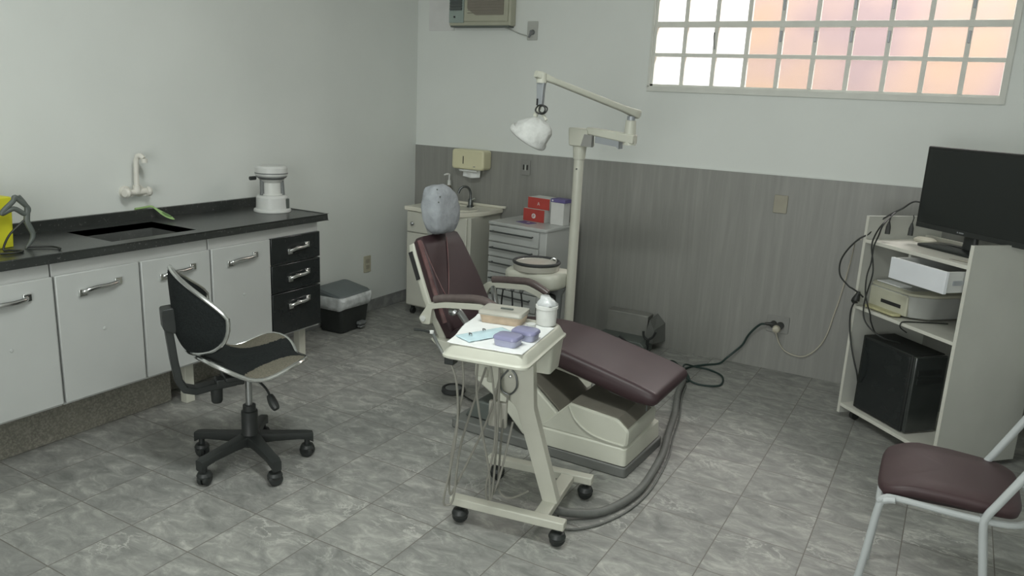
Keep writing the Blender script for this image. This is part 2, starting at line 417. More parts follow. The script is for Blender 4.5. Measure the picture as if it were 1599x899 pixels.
# worktop with sunken sink and upstand
t = thing('granite_worktop', 'long black speckled granite worktop with upstand and sunken sink, on the white cabinets', 'worktop', (.25, -2.7, .835))
sx0, sx1, sy0, sy1 = .10, .43, -2.74, -2.31
mb = MB()
zt, zb = .868, .838
mb.box(.0+.012, sx0, -4.0, -1.50, zb, zt); mb.box(sx1, .512, -4.0, -1.50, zb, zt)
mb.box(sx0, sx1, -4.0, sy0, zb, zt); mb.box(sx0, sx1, sy1, -1.50, zb, zt)
obj('slab', mb, 'black_granite', t, bevel=.0)
mb = MB(); mb.box(.498, .514, -4.0, -1.498, .832, .872); mb.box(.03, .514, -1.514, -1.498, .832, .872)
obj('edge_lip', mb, 'black_granite', t, bevel=.005, seg=3)
mb = MB(); mb.box(.002, .022, -4.0, -1.50, .866, .918)
obj('upstand', mb, 'black_granite', t, bevel=.002)
mb = MB()
mb.box(sx0-.006, sx0, sy0, sy1, .745, zt-.001); mb.box(sx1, sx1+.006, sy0, sy1, .745, zt-.001); mb.box(sx0, sx1, sy0-.006, sy0, .745, zt-.001)
mb.box(sx0, sx1, sy1, sy1+.006, .745, zt-.001); mb.box(sx0, sx1, sy0, sy1, .740, .747)
obj('sink_basin', mb, 'sink_granite', t)

# wall tap

t = thing('wall_tap', 'off-white plastic wall tap with upright swan-neck spout above the granite sink', 'tap', (.0, -2.31, .98))
mb = MB(); mb.rod((.045, -2.388, 1.012), (.045, -2.290, 1.012), .015)
for y in (-2.377, -2.301): mb.lathe([(.030, 0), (.030, .006), (.016, .012), (.016, .046), (.020, .05)], (.0, y, 1.012), ax=(1, 0, 0), n=18)
mb.rod((.045, -2.340, 1.012), (.045, -2.340, 1.045), .018)
obj('body', mb, 'off_white_tap', t)
for y in (-2.388, -2.290):
    s = -1 if y < -2.34 else 1
    mb = MB(); mb.lathe([(.014, 0), (.024, .004), (.025, .016), (.018, .026), (.0, .028)], (.045, y, 1.012), ax=(.3, s*1., 0), n=10, caps=False); obj('handle', mb, 'off_white_tap', t)
mb = MB(); mb.tube([(.045, -2.340, 1.045), (.046, -2.337, 1.12), (.048, -2.335, 1.165), (.056, -2.332, 1.187), (.07, -2.325, 1.190), (.082, -2.319, 1.178)], .0125, n=12)
obj('spout', mb, 'off_white_tap', t)
mb = MB(); mb.lathe([(.014, 0), (.015, .02)], (.085, -2.317, 1.158), n=14); obj('nozzle', mb, 'off_white_tap', t)

# countertop mixing appliance
c = Vector((.235, -1.645, .868)); VS = Matrix.Translation(c) @ Matrix.Diagonal((1.13, 1.13, 1.08, 1)) @ Matrix.Translation(-c)
t = thing('plaster_vibrator', 'white round machine on dark posts at the bin end of the worktop', 'appliance', c)
mb = MB(VS); mb.lathe([(.088, 0), (.09, .004), (.088, .014), (.078, .018), (.076, .075), (.068, .086), (.03, .09)], c, n=36); obj('base', mb, 'white_plastic', t)
mb = MB(VS); mb.lathe([(.0775, .0), (.0775, .006)], c+Vector((0, 0, .020)), n=36); obj('base_band', mb, 'grey_plastic', t)
mb = MB(VS); mb.lathe([(.052, .088), (.052, .094), (.045, .094), (.045, .150), (.062, .168)], c, n=32); obj('column', mb, 'jar_white', t)
for a, tilt in ((-2.75, 0), (-.25, .012)):
    mb = MB(VS); u = Vector((math.cos(a+.9), math.sin(a+.9), 0)) * .052
    mb.rod(c+u+Vector((0, 0, .088)), c+u*(1.0-tilt*8)+Vector((0, 0, .165)), .010, n=10); obj('post', mb, 'grey_plastic', t)
mb = MB(VS); mb.lathe([(.050, .165), (.070, .176), (.074, .182)], c, n=36); obj('lower_rim', mb, 'grey_plastic', t)
mb = MB(VS); mb.lathe([(.072, .182), (.078, .190), (.078, .225), (.070, .236), (.0, .238)], c, n=36, caps=False); obj('bowl', mb, 'white_plastic', t)
mb = MB(VS); mb.lathe([(.0788, .196), (.0788, .202)], c, n=36, caps=False); obj('bowl_band', mb, 'grey_plastic', t)
mb = MB(VS); q = c+Vector((-.02, -.085, .176)); mb.rod(q, q+Vector((-.002, -.03, .0)), .010, n=12); obj('knob', mb, 'black_plastic', t)
mb = MB(VS); q = c+Vector((.068, .030, .02)); mb.box(q.x-.004, q.x+.007, q.y-.012, q.y+.012, q.z, q.z+.05); obj('switch_panel', mb, 'dark_grey_paint', t, bevel=.002)

# yellow sharps box at the left edge with a black cable tool in front
mb = MB(); M = frame(.20, -3.165, .868, 6); mb.M = M
mb.loft([[(x, y, z) for x, y in ((-.08*k, -.11*k), (.08*k, -.11*k), (.08*k, .11*k), (-.08*k, .11*k))] for z, k in ((0, .93), (.20, 1.), (.205, .96), (.21, .5))])
t = thing('sharps_box', 'bright yellow cardboard box standing on the worktop at the left edge of the photo', 'box', M)
obj('body', mb, 'sharps_yellow', t, bevel=.003)
mb = MB(M); mb.tube([(-.02, -.05, .208), (-.02, -.05, .25), (-.02, .05, .25), (-.02, .05, .208)], .006, n=8, sm=3); obj('handle', mb, 'sharps_yellow', t)
t = thing('curing_light', 'dark grey hand tool on a bent stand beside the yellow box', 'tool', (.34, -3.08, .868))
A = Vector((.33, -3.045, .868))
mb = MB(); mb.tube([A+Vector(p) for p in ((0, 0, .0), (.005, .03, .05), (.0, .015, .11), (0, .02, .165), (0, -.005, .215))], lambda t_: .005+.007*math.sin(PI*min(1, t_))**1, n=10); obj('stand', mb, 'dark_grey_paint', t)
mb = MB(); mb.tube([A+Vector(p) for p in ((0, -.075, .150), (0, -.03, .165), (0, .01, .14), (0, .025, .16), (0, .0, .19), (0, -.022, .21), (0, -.03, .195), (0, -.065, .165))], .010, n=10, closed=True); obj('loop_handle', mb, 'dark_grey_paint', t)
mb = MB(); mb.tube([A+Vector(p) for p in ((0, .018, .125), (0, -.015, .10), (0, -.06, .06), (0, -.085, .01), (.02, -.07, -.0+.006), (.06, -.045, .006), (.08, -.08, .006), (.06, -.13, .006))], .0045, n=8); obj('cable', mb, 'cord_black', t)
mb = MB(); mb.tube([A+Vector(p) for p in ((.0, .0, .006), (.03, .045, .006), (.06, .075, .006), (.11, .075, .006), (.125, .06, .006))], .004, n=8); obj('lead', mb, 'cord_black', t)

# green leaf shaped brush on the upstand
def blade(mb, path, w, th=.004):
    rings = []
    for i, (p, ww) in enumerate(zip(path, w)):
        p = Vector(p); d = (Vector(path[min(i+1, len(path)-1)]) - Vector(path[max(i-1, 0)])).normalized()
        sd = d.cross(Vector((1, 0, .2))).normalized(); up = sd.cross(d)
        rings.append([p - sd*ww, p + up*th, p + sd*ww, p - up*th])
    mb.loft(rings)
t = thing('dish_brush', 'pale green leaf-shaped dish brush lying over the upstand right of the wall tap', 'brush', (.04, -2.2, .918))
mb = MB(); mb.tube([(.012, -2.335, .924), (.013, -2.29, .926), (.018, -2.255, .930), (.032, -2.245, .926)], .0055, n=8); obj('handle', mb, 'leaf_green', t)
mb = MB(); blade(mb, [(.028, -2.248, .928), (.055, -2.243, .918), (.095, -2.238, .900), (.14, -2.234, .886), (.175, -2.232, .877)], [.007, .010, .022, .024, .006], .005); obj('blade', mb, 'leaf_green', t, subsurf=1)
mb = MB(); blade(mb, [(.085, -2.239, .910), (.12, -2.236, .898), (.155, -2.234, .888)], [.006, .016, .010], .003); obj('inner_pad', mb, 'leaf_dark', t, subsurf=1)

# wall plates
def plate(label, name, M, w, h, mat, marks=(), mark_mat='dark_hole', cat='outlet', th=.008):
    t = thing(name, label, cat, M)
    mb = MB(M); mb.prism(rrect(-w/2, w/2, -h/2, h/2, .006, 3), 0, th, 'y'); mb.M = M
    obj('plate', mb, mat, t, bevel=.002)
    for (a, b_, c_, d_, mm) in marks:
        mb = MB(M); mb.box(a, b_, th-.001, th+.0035, c_, d_); obj('insert', mb, mm, t, bevel=.0008)
    return t
def back(x, z): return Matrix.Translation((x, -.0001, z)) @ Matrix.Rotation(PI, 4, 'Z')      # local +y points into the room
plate('small beige wall socket low on the left wall between the bin and the corner', 'wall_socket', Matrix.Translation((0, -.56, .355)) @ Matrix.Rotation(-PI/2, 4, 'Z'), .074, .118, 'outlet_cream', [(-.017, .017, .008, .034, 'outlet_beige'), (-.017, .017, -.034, -.008, 'outlet_beige')])
pz = Matrix.Translation((2.665, -.006, 1.013)) @ Matrix.Rotation(PI, 4, 'Z')
plate('blank beige wall plate on the grey panelling midway between pole and monitor', 'blank_plate', pz, .078, .105, 'outlet_beige', cat='wall plate')
ps = Matrix.Translation((.948, -.006, 1.085)) @ Matrix.Rotation(PI, 4, 'Z')
plate('grey switch plate with two dark rocker slots right of the towel dispenser', 'switch_plate', ps, .072, .105, 'plate_grey', [(-.019, -.009, -.016, .018, 'dark_hole'), (.009, .019, -.016, .018, 'dark_hole'), (-.006, .006, -.02, .02, 'outlet_grey')], cat='switch')
t = plate('grey socket with a plugged-in cord, right of the air conditioner', 'wall_socket', back(.945, 1.985), .078, .12, 'outlet_grey')
mb = MB(back(.945, 1.985)); mb.rod((-.004, .008, -.01), (-.004, .03, -.01), .017, .014, n=14); mb.rod((-.004, .026, -.008), (.012, .032, -.045), .010, .006, n=10); obj('plug', mb, 'grey_plastic', t, bevel=.002)

# air conditioner
t = thing('air_conditioner', 'beige window-type air conditioner set high in the back wall', 'air conditioner', (.565, -.08, 2.01))
mb = MB(); mb.box(.322, .812, -.075, -.001, 2.012, 2.40); obj('case', mb, 'ac_case', t, bevel=.008, seg=3)
mb = MB(); mb.box(.326, .445, -.083, -.073, 2.03, 2.39); obj('control_panel', mb, 'ac_panel', t, bevel=.003)
mb = MB(); mb.box(.334, .432, -.085, -.081, 2.11, 2.38)
for i in range(15):
    z = 2.118+i*.018; mb.box(.334, .432, -.093, -.084, z, z+.006)
obj('louvers', mb, 'ac_louver', t)
mb = MB(); mb.rod((.372, -.081, 2.068), (.372, -.089, 2.068), .006, n=12); obj('knob', mb, 'black_plastic', t)
mb = MB(); mb.box(.450, .795, -.087, -.073, 2.038, 2.39); obj('grille_frame', mb, 'ac_case', t, bevel=.004)
mb = MB(); mb.prism(rpoly([(.478, 2.12), (.545, 2.078), (.765, 2.078), (.765, 2.38), (.478, 2.38)], .008), -.091, -.085, 'y')
obj('grille', mb, 'ac_grille', t)
mb = MB()
for i in range(16): mb.box(.482, .762, -.094, -.090, 2.09+i*.018, 2.094+i*.018)
obj('grille_slats', mb, 'ac_grille', t)
mb = MB(); mb.box(.33, .80, -.068, -.004, 2.003, 2.013); obj('drip_edge', mb, 'dark_grey_paint', t)
mb = MB(); mb.tube([(.72, -.02, 2.008), (.78, -.012, 1.992), (.85, -.008, 1.966), (.92, -.012, 1.95), (.938, -.028, 1.945)], .004, n=8); obj('power_cord', mb, 'outlet_grey', t)

# pedal bin
M = frame(.135, -.955, 0, 3)
t = thing('pedal_bin', 'black pedal bin with grey lid and plastic liner, between the black drawers and the corner', 'bin', M)
mb = MB(M)
mb.loft([[(x, y, z) for x, y in rrect(-a, a, -b_, b_, .025)] for z, a, b_ in ((0.004, .085, .125), (.012, .09, .13), (.225, .108, .155))]); obj('body', mb, 'black_plastic', t)
mb = MB(M)
rr = rrect(-.110, .110, -.156, .156, .03, 8); rings = []
for z, k in ((.165, 1.02), (.195, 1.06), (.225, 1.075), (.25, 1.04)):
    rings.append([(x*k + .008*noise.noise(Vector((x*30, y*30, z*30))), y*k + .010*noise.noise(Vector((x*28, y*28, z*28+7))), z + (.016*noise.noise(Vector((x*20, y*20, 3))) if z < .19 else 0)) for x, y in rr])
mb.loft(rings, caps=False); obj('liner', mb, 'bag_clear', t, solid=.0015)
mb = MB(M); mb.loft([[(x, y, z + .02*(-x/.11)*(1 if z > .25 else 0)) for x, y in rrect(-a, a, -b_, b_, .03)] for z, a, b_ in ((.246, .113, .160), (.262, .115, .162), (.276, .105, .152), (.281, .08, .125))]); obj('lid', mb, 'lid_grey', t)
mb = MB(M); mb.box(.088, .125, .02, .085, .035, .055); mb.box(.088, .12, .03, .075, .012, .026); obj('pedal', mb, 'grey_plastic', t, bevel=.004)

# ------------------------------------------------------------------ vanity
t = thing('vanity_unit', 'cream washbasin cabinet against the grey panelling in the back corner', 'vanity', (.49, -.22, 0))
mb = MB(); mb.box(.240, .765, -.40, -.012, .065, .752); obj('body', mb, 'vanity_white', t, bevel=.003)
mb = MB(); mb.box(.243, .478, -.418, -.401, .605, .748); d = obj('drawer', mb, 'vanity_white', t, bevel=.004)
mb = MB(); mb.lathe([(.006, 0), (.006, .012), (.014, .016), (.014, .022), (.008, .028), (0, .029)], (.300, -.418, .665), ax=(0, -1, 0), n=16, caps=False); obj('knob', mb, 'brushed_steel', d)
mb = MB(); mb.box(.243, .478, -.418, -.401, .075, .598); d = obj('door', mb, 'vanity_white', t, bevel=.004)
mb = MB(); mb.lathe([(.006, 0), (.006, .012), (.014, .016), (.014, .022), (.008, .028), (0, .029)], (.45, -.418, .5), ax=(0, -1, 0), n=16, caps=False); obj('knob', mb, 'brushed_steel', d)
mb = MB(); mb.box(.482, .740, -.418, -.401, .075, .748); d = obj('door', mb, 'vanity_white', t, bevel=.004)
mb = MB(); mb.lathe([(.006, 0), (.006, .012), (.014, .016), (.014, .022), (.008, .028), (0, .029)], (.715, -.418, .54), ax=(0, -1, 0), n=16, caps=False); obj('knob', mb, 'brushed_steel', d)
# basin top: curved front, recessed bowl
def outl(k=1.0, n_=40):
    pts = []
    x_0, x_1 = .222, .785
    for i in range(n_+1):
        x = x_0 + (x_1-x_0)*i/n_
        u = (x-.50)/.31
        y = -.425 - .050*max(0, math.cos(max(-1, min(1, (x-.55)/.26))*PI/2))**1.5
        if x > .70: y = y + (x-.70)*2.0
        pts.append((x, y))
    return pts + [(x_1, -.012), (x_0, -.012)]
mb = MB(); mb.prism(outl(), .752, .782, 'z')
# ring with bowl
ob = obj('basin_top', mb, 'basin_white', t, bevel=.006, seg=3)
mb = MB(); mb.lathe([(1.03, .0), (1.0, .006), (.93, .002), (.8, -.012), (.4, -.018), (0, -.019)], (.52, -.255, .7825), n=40, sx=.185, sy=.135, caps=False)
mb2 = MB(); mb2.lathe([(1.04, 0), (1.02, .0055), (.97, .0045), (.93, -.0), ], (.52, -.255, .7825), n=40, sx=.185, sy=.135, caps=False)
obj('bowl_rim', mb2, 'basin_white', t)
mb = MB(); mb.box(.21, .81, -.03, -.012, .782, .80); obj('back_ledge', mb, 'basin_white', t, bevel=.004)
for x, y in ((.27, -.37), (.73, -.37), (.27, -.06), (.73, -.06)):
    mb = MB(); mb.rod((x-.012, y, .022), (x+.012, y, .022), .022, n=16); mb.box(x-.01, x+.01, y-.01, y+.01, .03, .066); obj('caster', mb, 'black_plastic', t)
t = thing('basin_tap', 'dark swan-neck tap on the washbasin cabinet', 'tap', (.585, -.135, .782))
mb = MB(); mb.lathe([(.026, 0), (.026, .008), (.018, .012), (.018, .052), (.013, .06)], (.585, -.135, .782), n=18); obj('base', mb, 'dark_steel', t)
mb = MB(); mb.tube([(.585, -.135, .84), (.582, -.135, .885), (.572, -.15, .918), (.552, -.175, .928), (.533, -.195, .910), (.525, -.203, .88)], .0085, n=12); obj('spout', mb, 'dark_steel', t)
mb = MB(); mb.rod((.585, -.135, .83), (.628, -.14, .852), .007, .005, n=10); obj('lever', mb, 'chrome', t)
t = thing('soap_bottle', 'small soap bottle with white pump behind the covered headrest', 'bottle', (.365, -.085, .782))
mb = MB(); mb.lathe([(.024, 0), (.026, .004), (.026, .105), (.012, .125), (.012, .135)], (.365, -.085, .782), n=20); obj('body', mb, 'soap_amber', t)
mb = MB(); mb.lathe([(.014, .133), (.013, .165), (.006, .172), (.006, .20)], (.365, -.085, .782), n=16); mb.tube([(.365, -.085, .98), (.365, -.085, .993), (.35, -.10, .993), (.338, -.112, .985)], .006, n=8, sm=3); obj('pump', mb, 'white_plastic', t)

# towel dispenser
t = thing('paper_towel_dispenser', 'cream wall-mounted paper towel dispenser above the washbasin cabinet', 'dispenser', (.535, -.06, 1.04))
mb = MB(); mb.prism(rrect(.402, .668, 1.042, 1.180, .022, 6), -.115, -.007, 'y'); obj('housing', mb, 'dispenser_yellow', t, bevel=.012, seg=4)
mb = MB(); mb.box(.496, .502, -.1165, -.114, 1.080, 1.133); obj('level_slot', mb, 'dark_hole', t)
mb = MB(); mb.box(.584, .600, -.1165, -.114, 1.062, 1.067); obj('lock', mb, 'grey_plastic', t)
mb = MB()
def tw(u, v): return (.465+.14*u + .012*v, -.052-.028*v+.008*math.sin(u*9), 1.045-.055*v-.008*math.sin(u*3.1)*v)
mb.grid(tw, 14, 5)
def tw2(u, v): return (.45+.15*u, -.095+.006*v, 1.038-.014*v)
mb.grid(tw2, 6, 2); obj('paper_towel', mb, 'paper_white', t, solid=.002)

# ------------------------------------------------------------------ white drawer cabinet
M = frame(.925, -.42, 0, -7)
t = thing('drawer_cabinet', 'white dental drawer cabinet with six drawers and grey bar handles, beside the washbasin', 'cabinet', M)
W, D = .455, .37
mb = MB(M); mb.box(0, W, 0, D, .05, .745); obj('body', mb, 'white_laminate', t, bevel=.004)
mb = MB(M); mb.prism(rpoly([(-.006, -.018), (W+.006, -.018), (W+.006, D), (-.006, D)], .02), .738, .760, 'z'); obj('top', mb, 'white_lacquer', t, bevel=.006, seg=3)
zz = [.735, .628, .53, .425, .32, .20, .06]
for i in range(6):
    mb = MB(M); mb.box(.008, W-.05, -.017, -.001, zz[i+1]+.004, zz[i]-.003); d = obj('drawer', mb, 'white_lacquer', t, bevel=.003)
    z = zz[i]-.036
    mb = MB(M); mb.rod((.035, -.042, z), (W-.085, -.042, z), .0055, n=10)
    for x in (.045, W-.095): mb.rod((x, -.042, z), (x, -.016, z), .005, n=8)
    obj('handle', mb, 'dark_steel', d)
for x, y in ((.04, .04), (W-.04, .04), (.04, D-.04), (W-.04, D-.04)):
    mb = MB(M); mb.rod((x-.01, y, .022), (x+.01, y, .022), .022, n=16); mb.box(x-.012, x+.012, y-.012, y+.012, .03, .052); obj('caster', mb, 'black_plastic', t)

def emblem(mb, M_, r0, x, z, y):
    pass
ZC = .7605
def red_box(label, M, w, d, h, big):
    t = thing('red_box', label, 'box', M)
    mb = MB(M); mb.box(0, w, 0, d, 0, h); obj('carton', mb, 'card_white', t, bevel=.0015)
    mb = MB(M); mb.box(-.0005, w+.0005, -.0015, .0005, .001, h-.001); mb.box(-.0012, .0, 0, d*.9, .001, h-.001)
    f = obj('front_face', mb, 'red_card', t)
    cx, cz = w*.5, h*.45
    if big:
        mb = MB(M); mb.lathe([(.0, 0), (.0165, 0), (.0165, .0008), (0, .0008)], (cx, -.0015, cz), ax=(0, -1, 0), n=28, caps=False); obj('white_emblem', mb, 'card_white', t)
        mb = MB(M)
        for p, q in (((-.010, -.004), (-.002, .010)), ((-.004, -.011), (.004, .010)), ((.000, -.002), (.008, .004)), ((-.008, .0), (-.003, -.009))):
            mb.rod((cx+p[0], -.0024, cz+p[1]), (cx+q[0], -.0024, cz+q[1]), .0014, n=6)
        obj('emblem_strokes', mb, 'red_card', t)
    else:
        mb = MB(M)
        for p, q in (((-.008, -.009), (-.002, .010)), ((.008, -.009), (.002, .010)), ((-.006, -.002), (.006, -.002)), ((-.002, .010), (.002, .010))):
            mb.rod((cx+p[0], -.0022, cz+p[1]), (cx+q[0], -.0022, cz+q[1]), .0013, n=6)
        obj('pale_mark', mb, 'card_white', t)
    return t
red_box('lower red carton with a round white emblem on the white drawer cabinet', frame(1.075, -.24, ZC, -9), .17, .13, .083, True)
red_box('upper red carton with a pale A-like mark, stacked on the other red carton', frame(1.097, -.225, ZC+.084, -9), .175, .12, .074, False)
M = frame(1.288, -.265, ZC, -9)
t = thing('tall_white_box', 'tall white carton with a purple lid, right of the red cartons', 'box', M)
mb = MB(M); mb.box(0, .102, 0, .07, 0, .145); obj('carton', mb, 'card_white', t, bevel=.0015)
mb = MB(M); mb.box(-.002, .112, -.004, .085, .1455, .168); obj('lid', mb, 'purple_card', t, bevel=.002)
mb = MB(M); mb.lathe([(0, 0), (.006, 0), (.006, .0008), (0, .0008)], (.014, -.004, .157), ax=(0, -1, 0), n=14, caps=False); obj('white_dot', mb, 'card_white', t)
M = frame(1.075, -.34, ZC, -20)
t = thing('purple_card', 'flat purple card lying in front of the red cartons', 'card', M)
mb = MB(M); mb.box(0, .12, 0, .075, 0, .002); obj('sheet', mb, 'purple_card', t)
mb = MB(M); mb.lathe([(0, .0022), (.012, .0022), (.012, .0028), (0, .0028)], (.075, .042, 0), n=18, caps=False); obj('pale_mark', mb, 'card_white', t)

# ------------------------------------------------------------------ dental chair (long axis along x, head towards -x)
t = thing('dental_chair', 'burgundy reclined dental chair with cream base in the middle of the room', 'dental chair', (2.05, -1.6, 0))
mb = MB(); mb.prism(rpoly([(1.62, -1.86), (2.52, -1.875), (2.535, -1.45), (1.62, -1.42)], .02), 0.001, .048, 'z'); obj('base_plate', mb, 'base_grey', t, bevel=.006)
# lower skirt and upper hood of the pump housing
mb = MB(); mb.loft([rpoly([(x, y) for x, y in p], .02) and [(x, y, z) for x, y in rpoly(p, .02)] for z, p in (
    (.052, [(2.075, -1.87), (2.515, -1.87), (2.525, -1.46), (2.10, -1.46)]), (.125, [(2.10, -1.865), (2.51, -1.865), (2.52, -1.465), (2.12, -1.465)]), (.14, [(2.13, -1.85), (2.49, -1.85), (2.50, -1.48), (2.14, -1.48)]))])
obj('pump_skirt', mb, 'cream_plastic', t, bevel=.004)
mb = MB(); prof = rpoly([(2.10, .135), (2.235, .270), (2.46, .250), (2.515, .208), (2.512, .135)], .015)
rings = []
for y, k, dz in ((-1.86, .96, -.006), (-1.85, 1, 0), (-1.56, 1, 0), (-1.50, .97, -.03), (-1.475, .93, -.06)):
    rings.append([(2.31+(x-2.31)*k, y, max(.135, .135+(z-.135)*(1 if dz == 0 else 1+dz*6))) for x, z in prof])
mb.loft(rings); obj('pump_hood', mb, 'cream_plastic', t, ang=28)
mb = MB(); mb.prism([(2.238, .2715), (2.460, .2515), (2.505, .216), (2.508, .219), (2.462, .2555), (2.238, .2755)], -1.845, -1.565, 'y'); obj('hood_top_sheet', mb, 'hood_brown', t)  # thin brown sheet, darker than the hood it covers
mb = MB(); mb.tube([(2.235, -1.862, .262), (2.27, -1.863, .205), (2.33, -1.863, .165), (2.40, -1.863, .148), (2.50, -1.862, .143)], .005, n=8); obj('hood_ridge', mb, 'cream_plastic', t)
# lift arm housing
mb = MB(); prof = [(1.74, .415), (1.93, .385), (2.04, .30), (2.215, .16), (2.20, .052), (2.00, .052), (1.86, .19), (1.74, .26)]
mb.prism(rpoly(prof, .012), -1.835, -1.50, 'y'); obj('lift_housing', mb, 'cream_plastic', t, bevel=.006)
mb = MB(); mb.prism([(1.95, .386), (2.045, .307), (2.222, .166), (2.222, .172), (2.05, .315), (1.955, .394)], -1.82, -1.515, 'y'); obj('lift_top_cover', mb, 'hood_brown', t)
mb = MB(); mb.prism([(1.66, .052), (1.86, .052), (1.80, .14), (1.72, .14)], -1.80, -1.50, 'y'); obj('rear_foot', mb, 'dark_grey_paint', t, bevel=.006)
# seat frame
mb = MB(); mb.prism(rpoly([(1.50, .43), (1.98, .43), (2.52, .325), (2.50, .305), (1.98, .385), (1.54, .372)], .012), -1.74, -1.45, 'y'); obj('seat_frame', mb, 'cream_plastic', t, bevel=.008)
mb = MB(); mb.prism([(2.36, .31), (2.50, .285), (2.50, .33), (2.36, .355)], -1.72, -1.66, 'y'); mb.rod((2.53, -1.7, .33), (2.53, -1.7, .255), .0035, n=8); obj('foot_bracket', mb, 'dark_grey_paint', t)
mb = MB(); mb.prism(rpoly([(1.46, .408), (1.80, .408), (1.78, .372), (1.54, .352)], .01), -1.825, -1.40, 'y'); obj('seat_base_flap', mb, 'cream_plastic', t, bevel=.006)
# seat cushion
top = [(1.57, .470), (1.72, .468), (1.86, .492), (2.0, .498), (2.15, .482), (2.35, .440), (2.52, .402), (2.60, .378)]
bot = [(2.615, .345), (2.59, .318), (2.50, .318), (2.30, .362), (2.10, .405), (1.95, .42), (1.75, .41), (1.57, .41)]
def cushion(top, bot, y0, y1, rn=.035, narrow=None):
    mb = MB(); prof = rpoly(top+bot, .03, 3)
    cx = sum(p[0] for p in prof)/len(prof)
    rings = []
    ks = [(0, .05), (.12, .45), (.3, .75), (.6, .95), (1, 1)]
    seq = [(y0 + rn*a, b_) for a, b_ in ks] + [(y1 - rn*a, b_) for a, b_ in reversed(ks)]
    mid = lambda x: None
    # centreline for shrinking in thickness only
    def cz(x):
        def ip(L):
            L = sorted(L)
            for (xa, za), (xb, zb_) in zip(L, L[1:]):
                if xa <= x <= xb: return za + (zb_-za)*(x-xa)/max(1e-6, xb-xa)
            return L[0][1] if x < L[0][0] else L[-1][1]
        return .5*(ip(top)+ip(bot))
    xmax = max(p[0] for p in prof); xmin = min(p[0] for p in prof)
    for y, k in seq:
        rings.append([(x if x < xmax-.06 else xmax-.06+(x-xmax+.06)*(.3+.7*k), y, cz(x)+(z-cz(x))*(.35+.65*k)) for x, z in prof])
    mb.loft(rings); return mb
obj('seat_cushion', cushion(top, bot, -1.815, -1.375), 'burgundy_vinyl', t, ang=60)
# backrest: cushion plus shell, built in a frame whose z runs up the back
ta = math.atan2(.22, .43)
BM = Matrix.Translation((1.565, -1.595, .44)) @ Matrix.Rotation(-ta, 4, 'Y')
mb = MB(BM)
rings = []
for z, hw, x_0, x_1 in ((-.03, .165, -.055, .000), (-.01, .190, -.06, .015), (.10, .205, -.06, .012), (.25, .193, -.06, .014), (.42, .172, -.06, .010), (.475, .163, -.058, .004), (.492, .145, -.05, -.006)):
    rings.append([(x, y, z) for x, y in rrect(x_0, x_1, -hw, hw, .022, 5)])
mb.loft(rings); obj('backrest', mb, 'burgundy_vinyl', t, ang=50)
mb = MB(BM); rings = []
for z, hw in ((-.04, .15), (.0, .20), (.2, .210), (.43, .182), (.475, .165)): rings.append([(x, y, z) for x, y in rrect(-.085, -.045, -hw, hw, .012, 3)])
mb.loft(rings); obj('back_shell', mb, 'cream_plastic', t, ang=50)
mb = MB(BM); mb.prism([(-.206, .30), (-.189, .44), (-.176, .44), (-.193, .30)], -.078, -.058, 'x'); obj('side_slot', mb, 'dark_hole', t)
mb = MB(BM); mb.tube([(.0, -.160, .47), (.012, -.165, .30), (.016, -.150, .18), (.017, -.12, .2), (.017, -.04, .33), (.012, .03, .46)], .003, n=6); obj('plastic_cover_edge', mb, 'clear_film', t)
mb = MB(BM); mb.tube([(-.01, -.164, .475), (-.005, -.180, .36), (-.005, -.197, .2), (-.005, -.206, .06)], .012, n=8); obj('side_piping', mb, 'clear_film', t)
# headrest
mb = MB(BM); mb.box(-.045, -.02, -.03, .03, .44, .56); obj('headrest_bar', mb, 'brushed_steel', t)
mb = MB(); HC = Vector((1.352, -1.60, .998)); R_ = Matrix.Rotation(-.16, 3, 'Y')
nu, nv = 40, 24
vs = []; fs = []
for j in range(nv+1):
    ph = -PI/2 + PI*j/nv
    for i in range(nu):
        th = 2*PI*i/nu
        se = lambda c_, e: math.copysign(abs(c_)**e, c_)
        p = Vector((.062*se(math.cos(th), .6)*se(math.cos(ph), .55), .116*se(math.sin(th), .65)*se(math.cos(ph), .6), .120*se(math.sin(ph), .8)))
        if p.y > 0 and p.z > 0: p.z *= 1-.22*(p.y/.116)**2
        if p.z < 0: p.x *= 1-.18*(p.z/.12)**2
        if p.z < 0: p.y *= 1-.12*(p.z/.12)**2 if p.y > 0 else 1-.04*(p.z/.12)**2
        if p.z > 0: p.y *= 1-.10*(p.z/.12)
        w = 1 + .075*noise.noise(p*22) + .018*noise.noise(p*60+Vector((3, 1, 2)))
        vs.append(HC + R_ @ (p*w))
for j in range(nv):
    for i in range(nu): k = (i+1) % nu; fs.append((j*nu+i, j*nu+k, (j+1)*nu+k, (j+1)*nu+i))
mb.add(vs, fs); obj('headrest_cover', mb, 'nonwoven_grey', t, ang=180)
mb = MB(); q = HC + R_ @ Vector((.05, -.085, .10))
for dq in ((.004, -.004, .0), (.012, .01, -.035), (.014, -.004, -.06)): mb.lathe([(0, 0), (.004, 0), (.003, .003), (0, .004)], q+Vector(dq), ax=(.9, -.4, .2), n=8, caps=False)
obj('cover_studs', mb, 'dark_grey_paint', t)
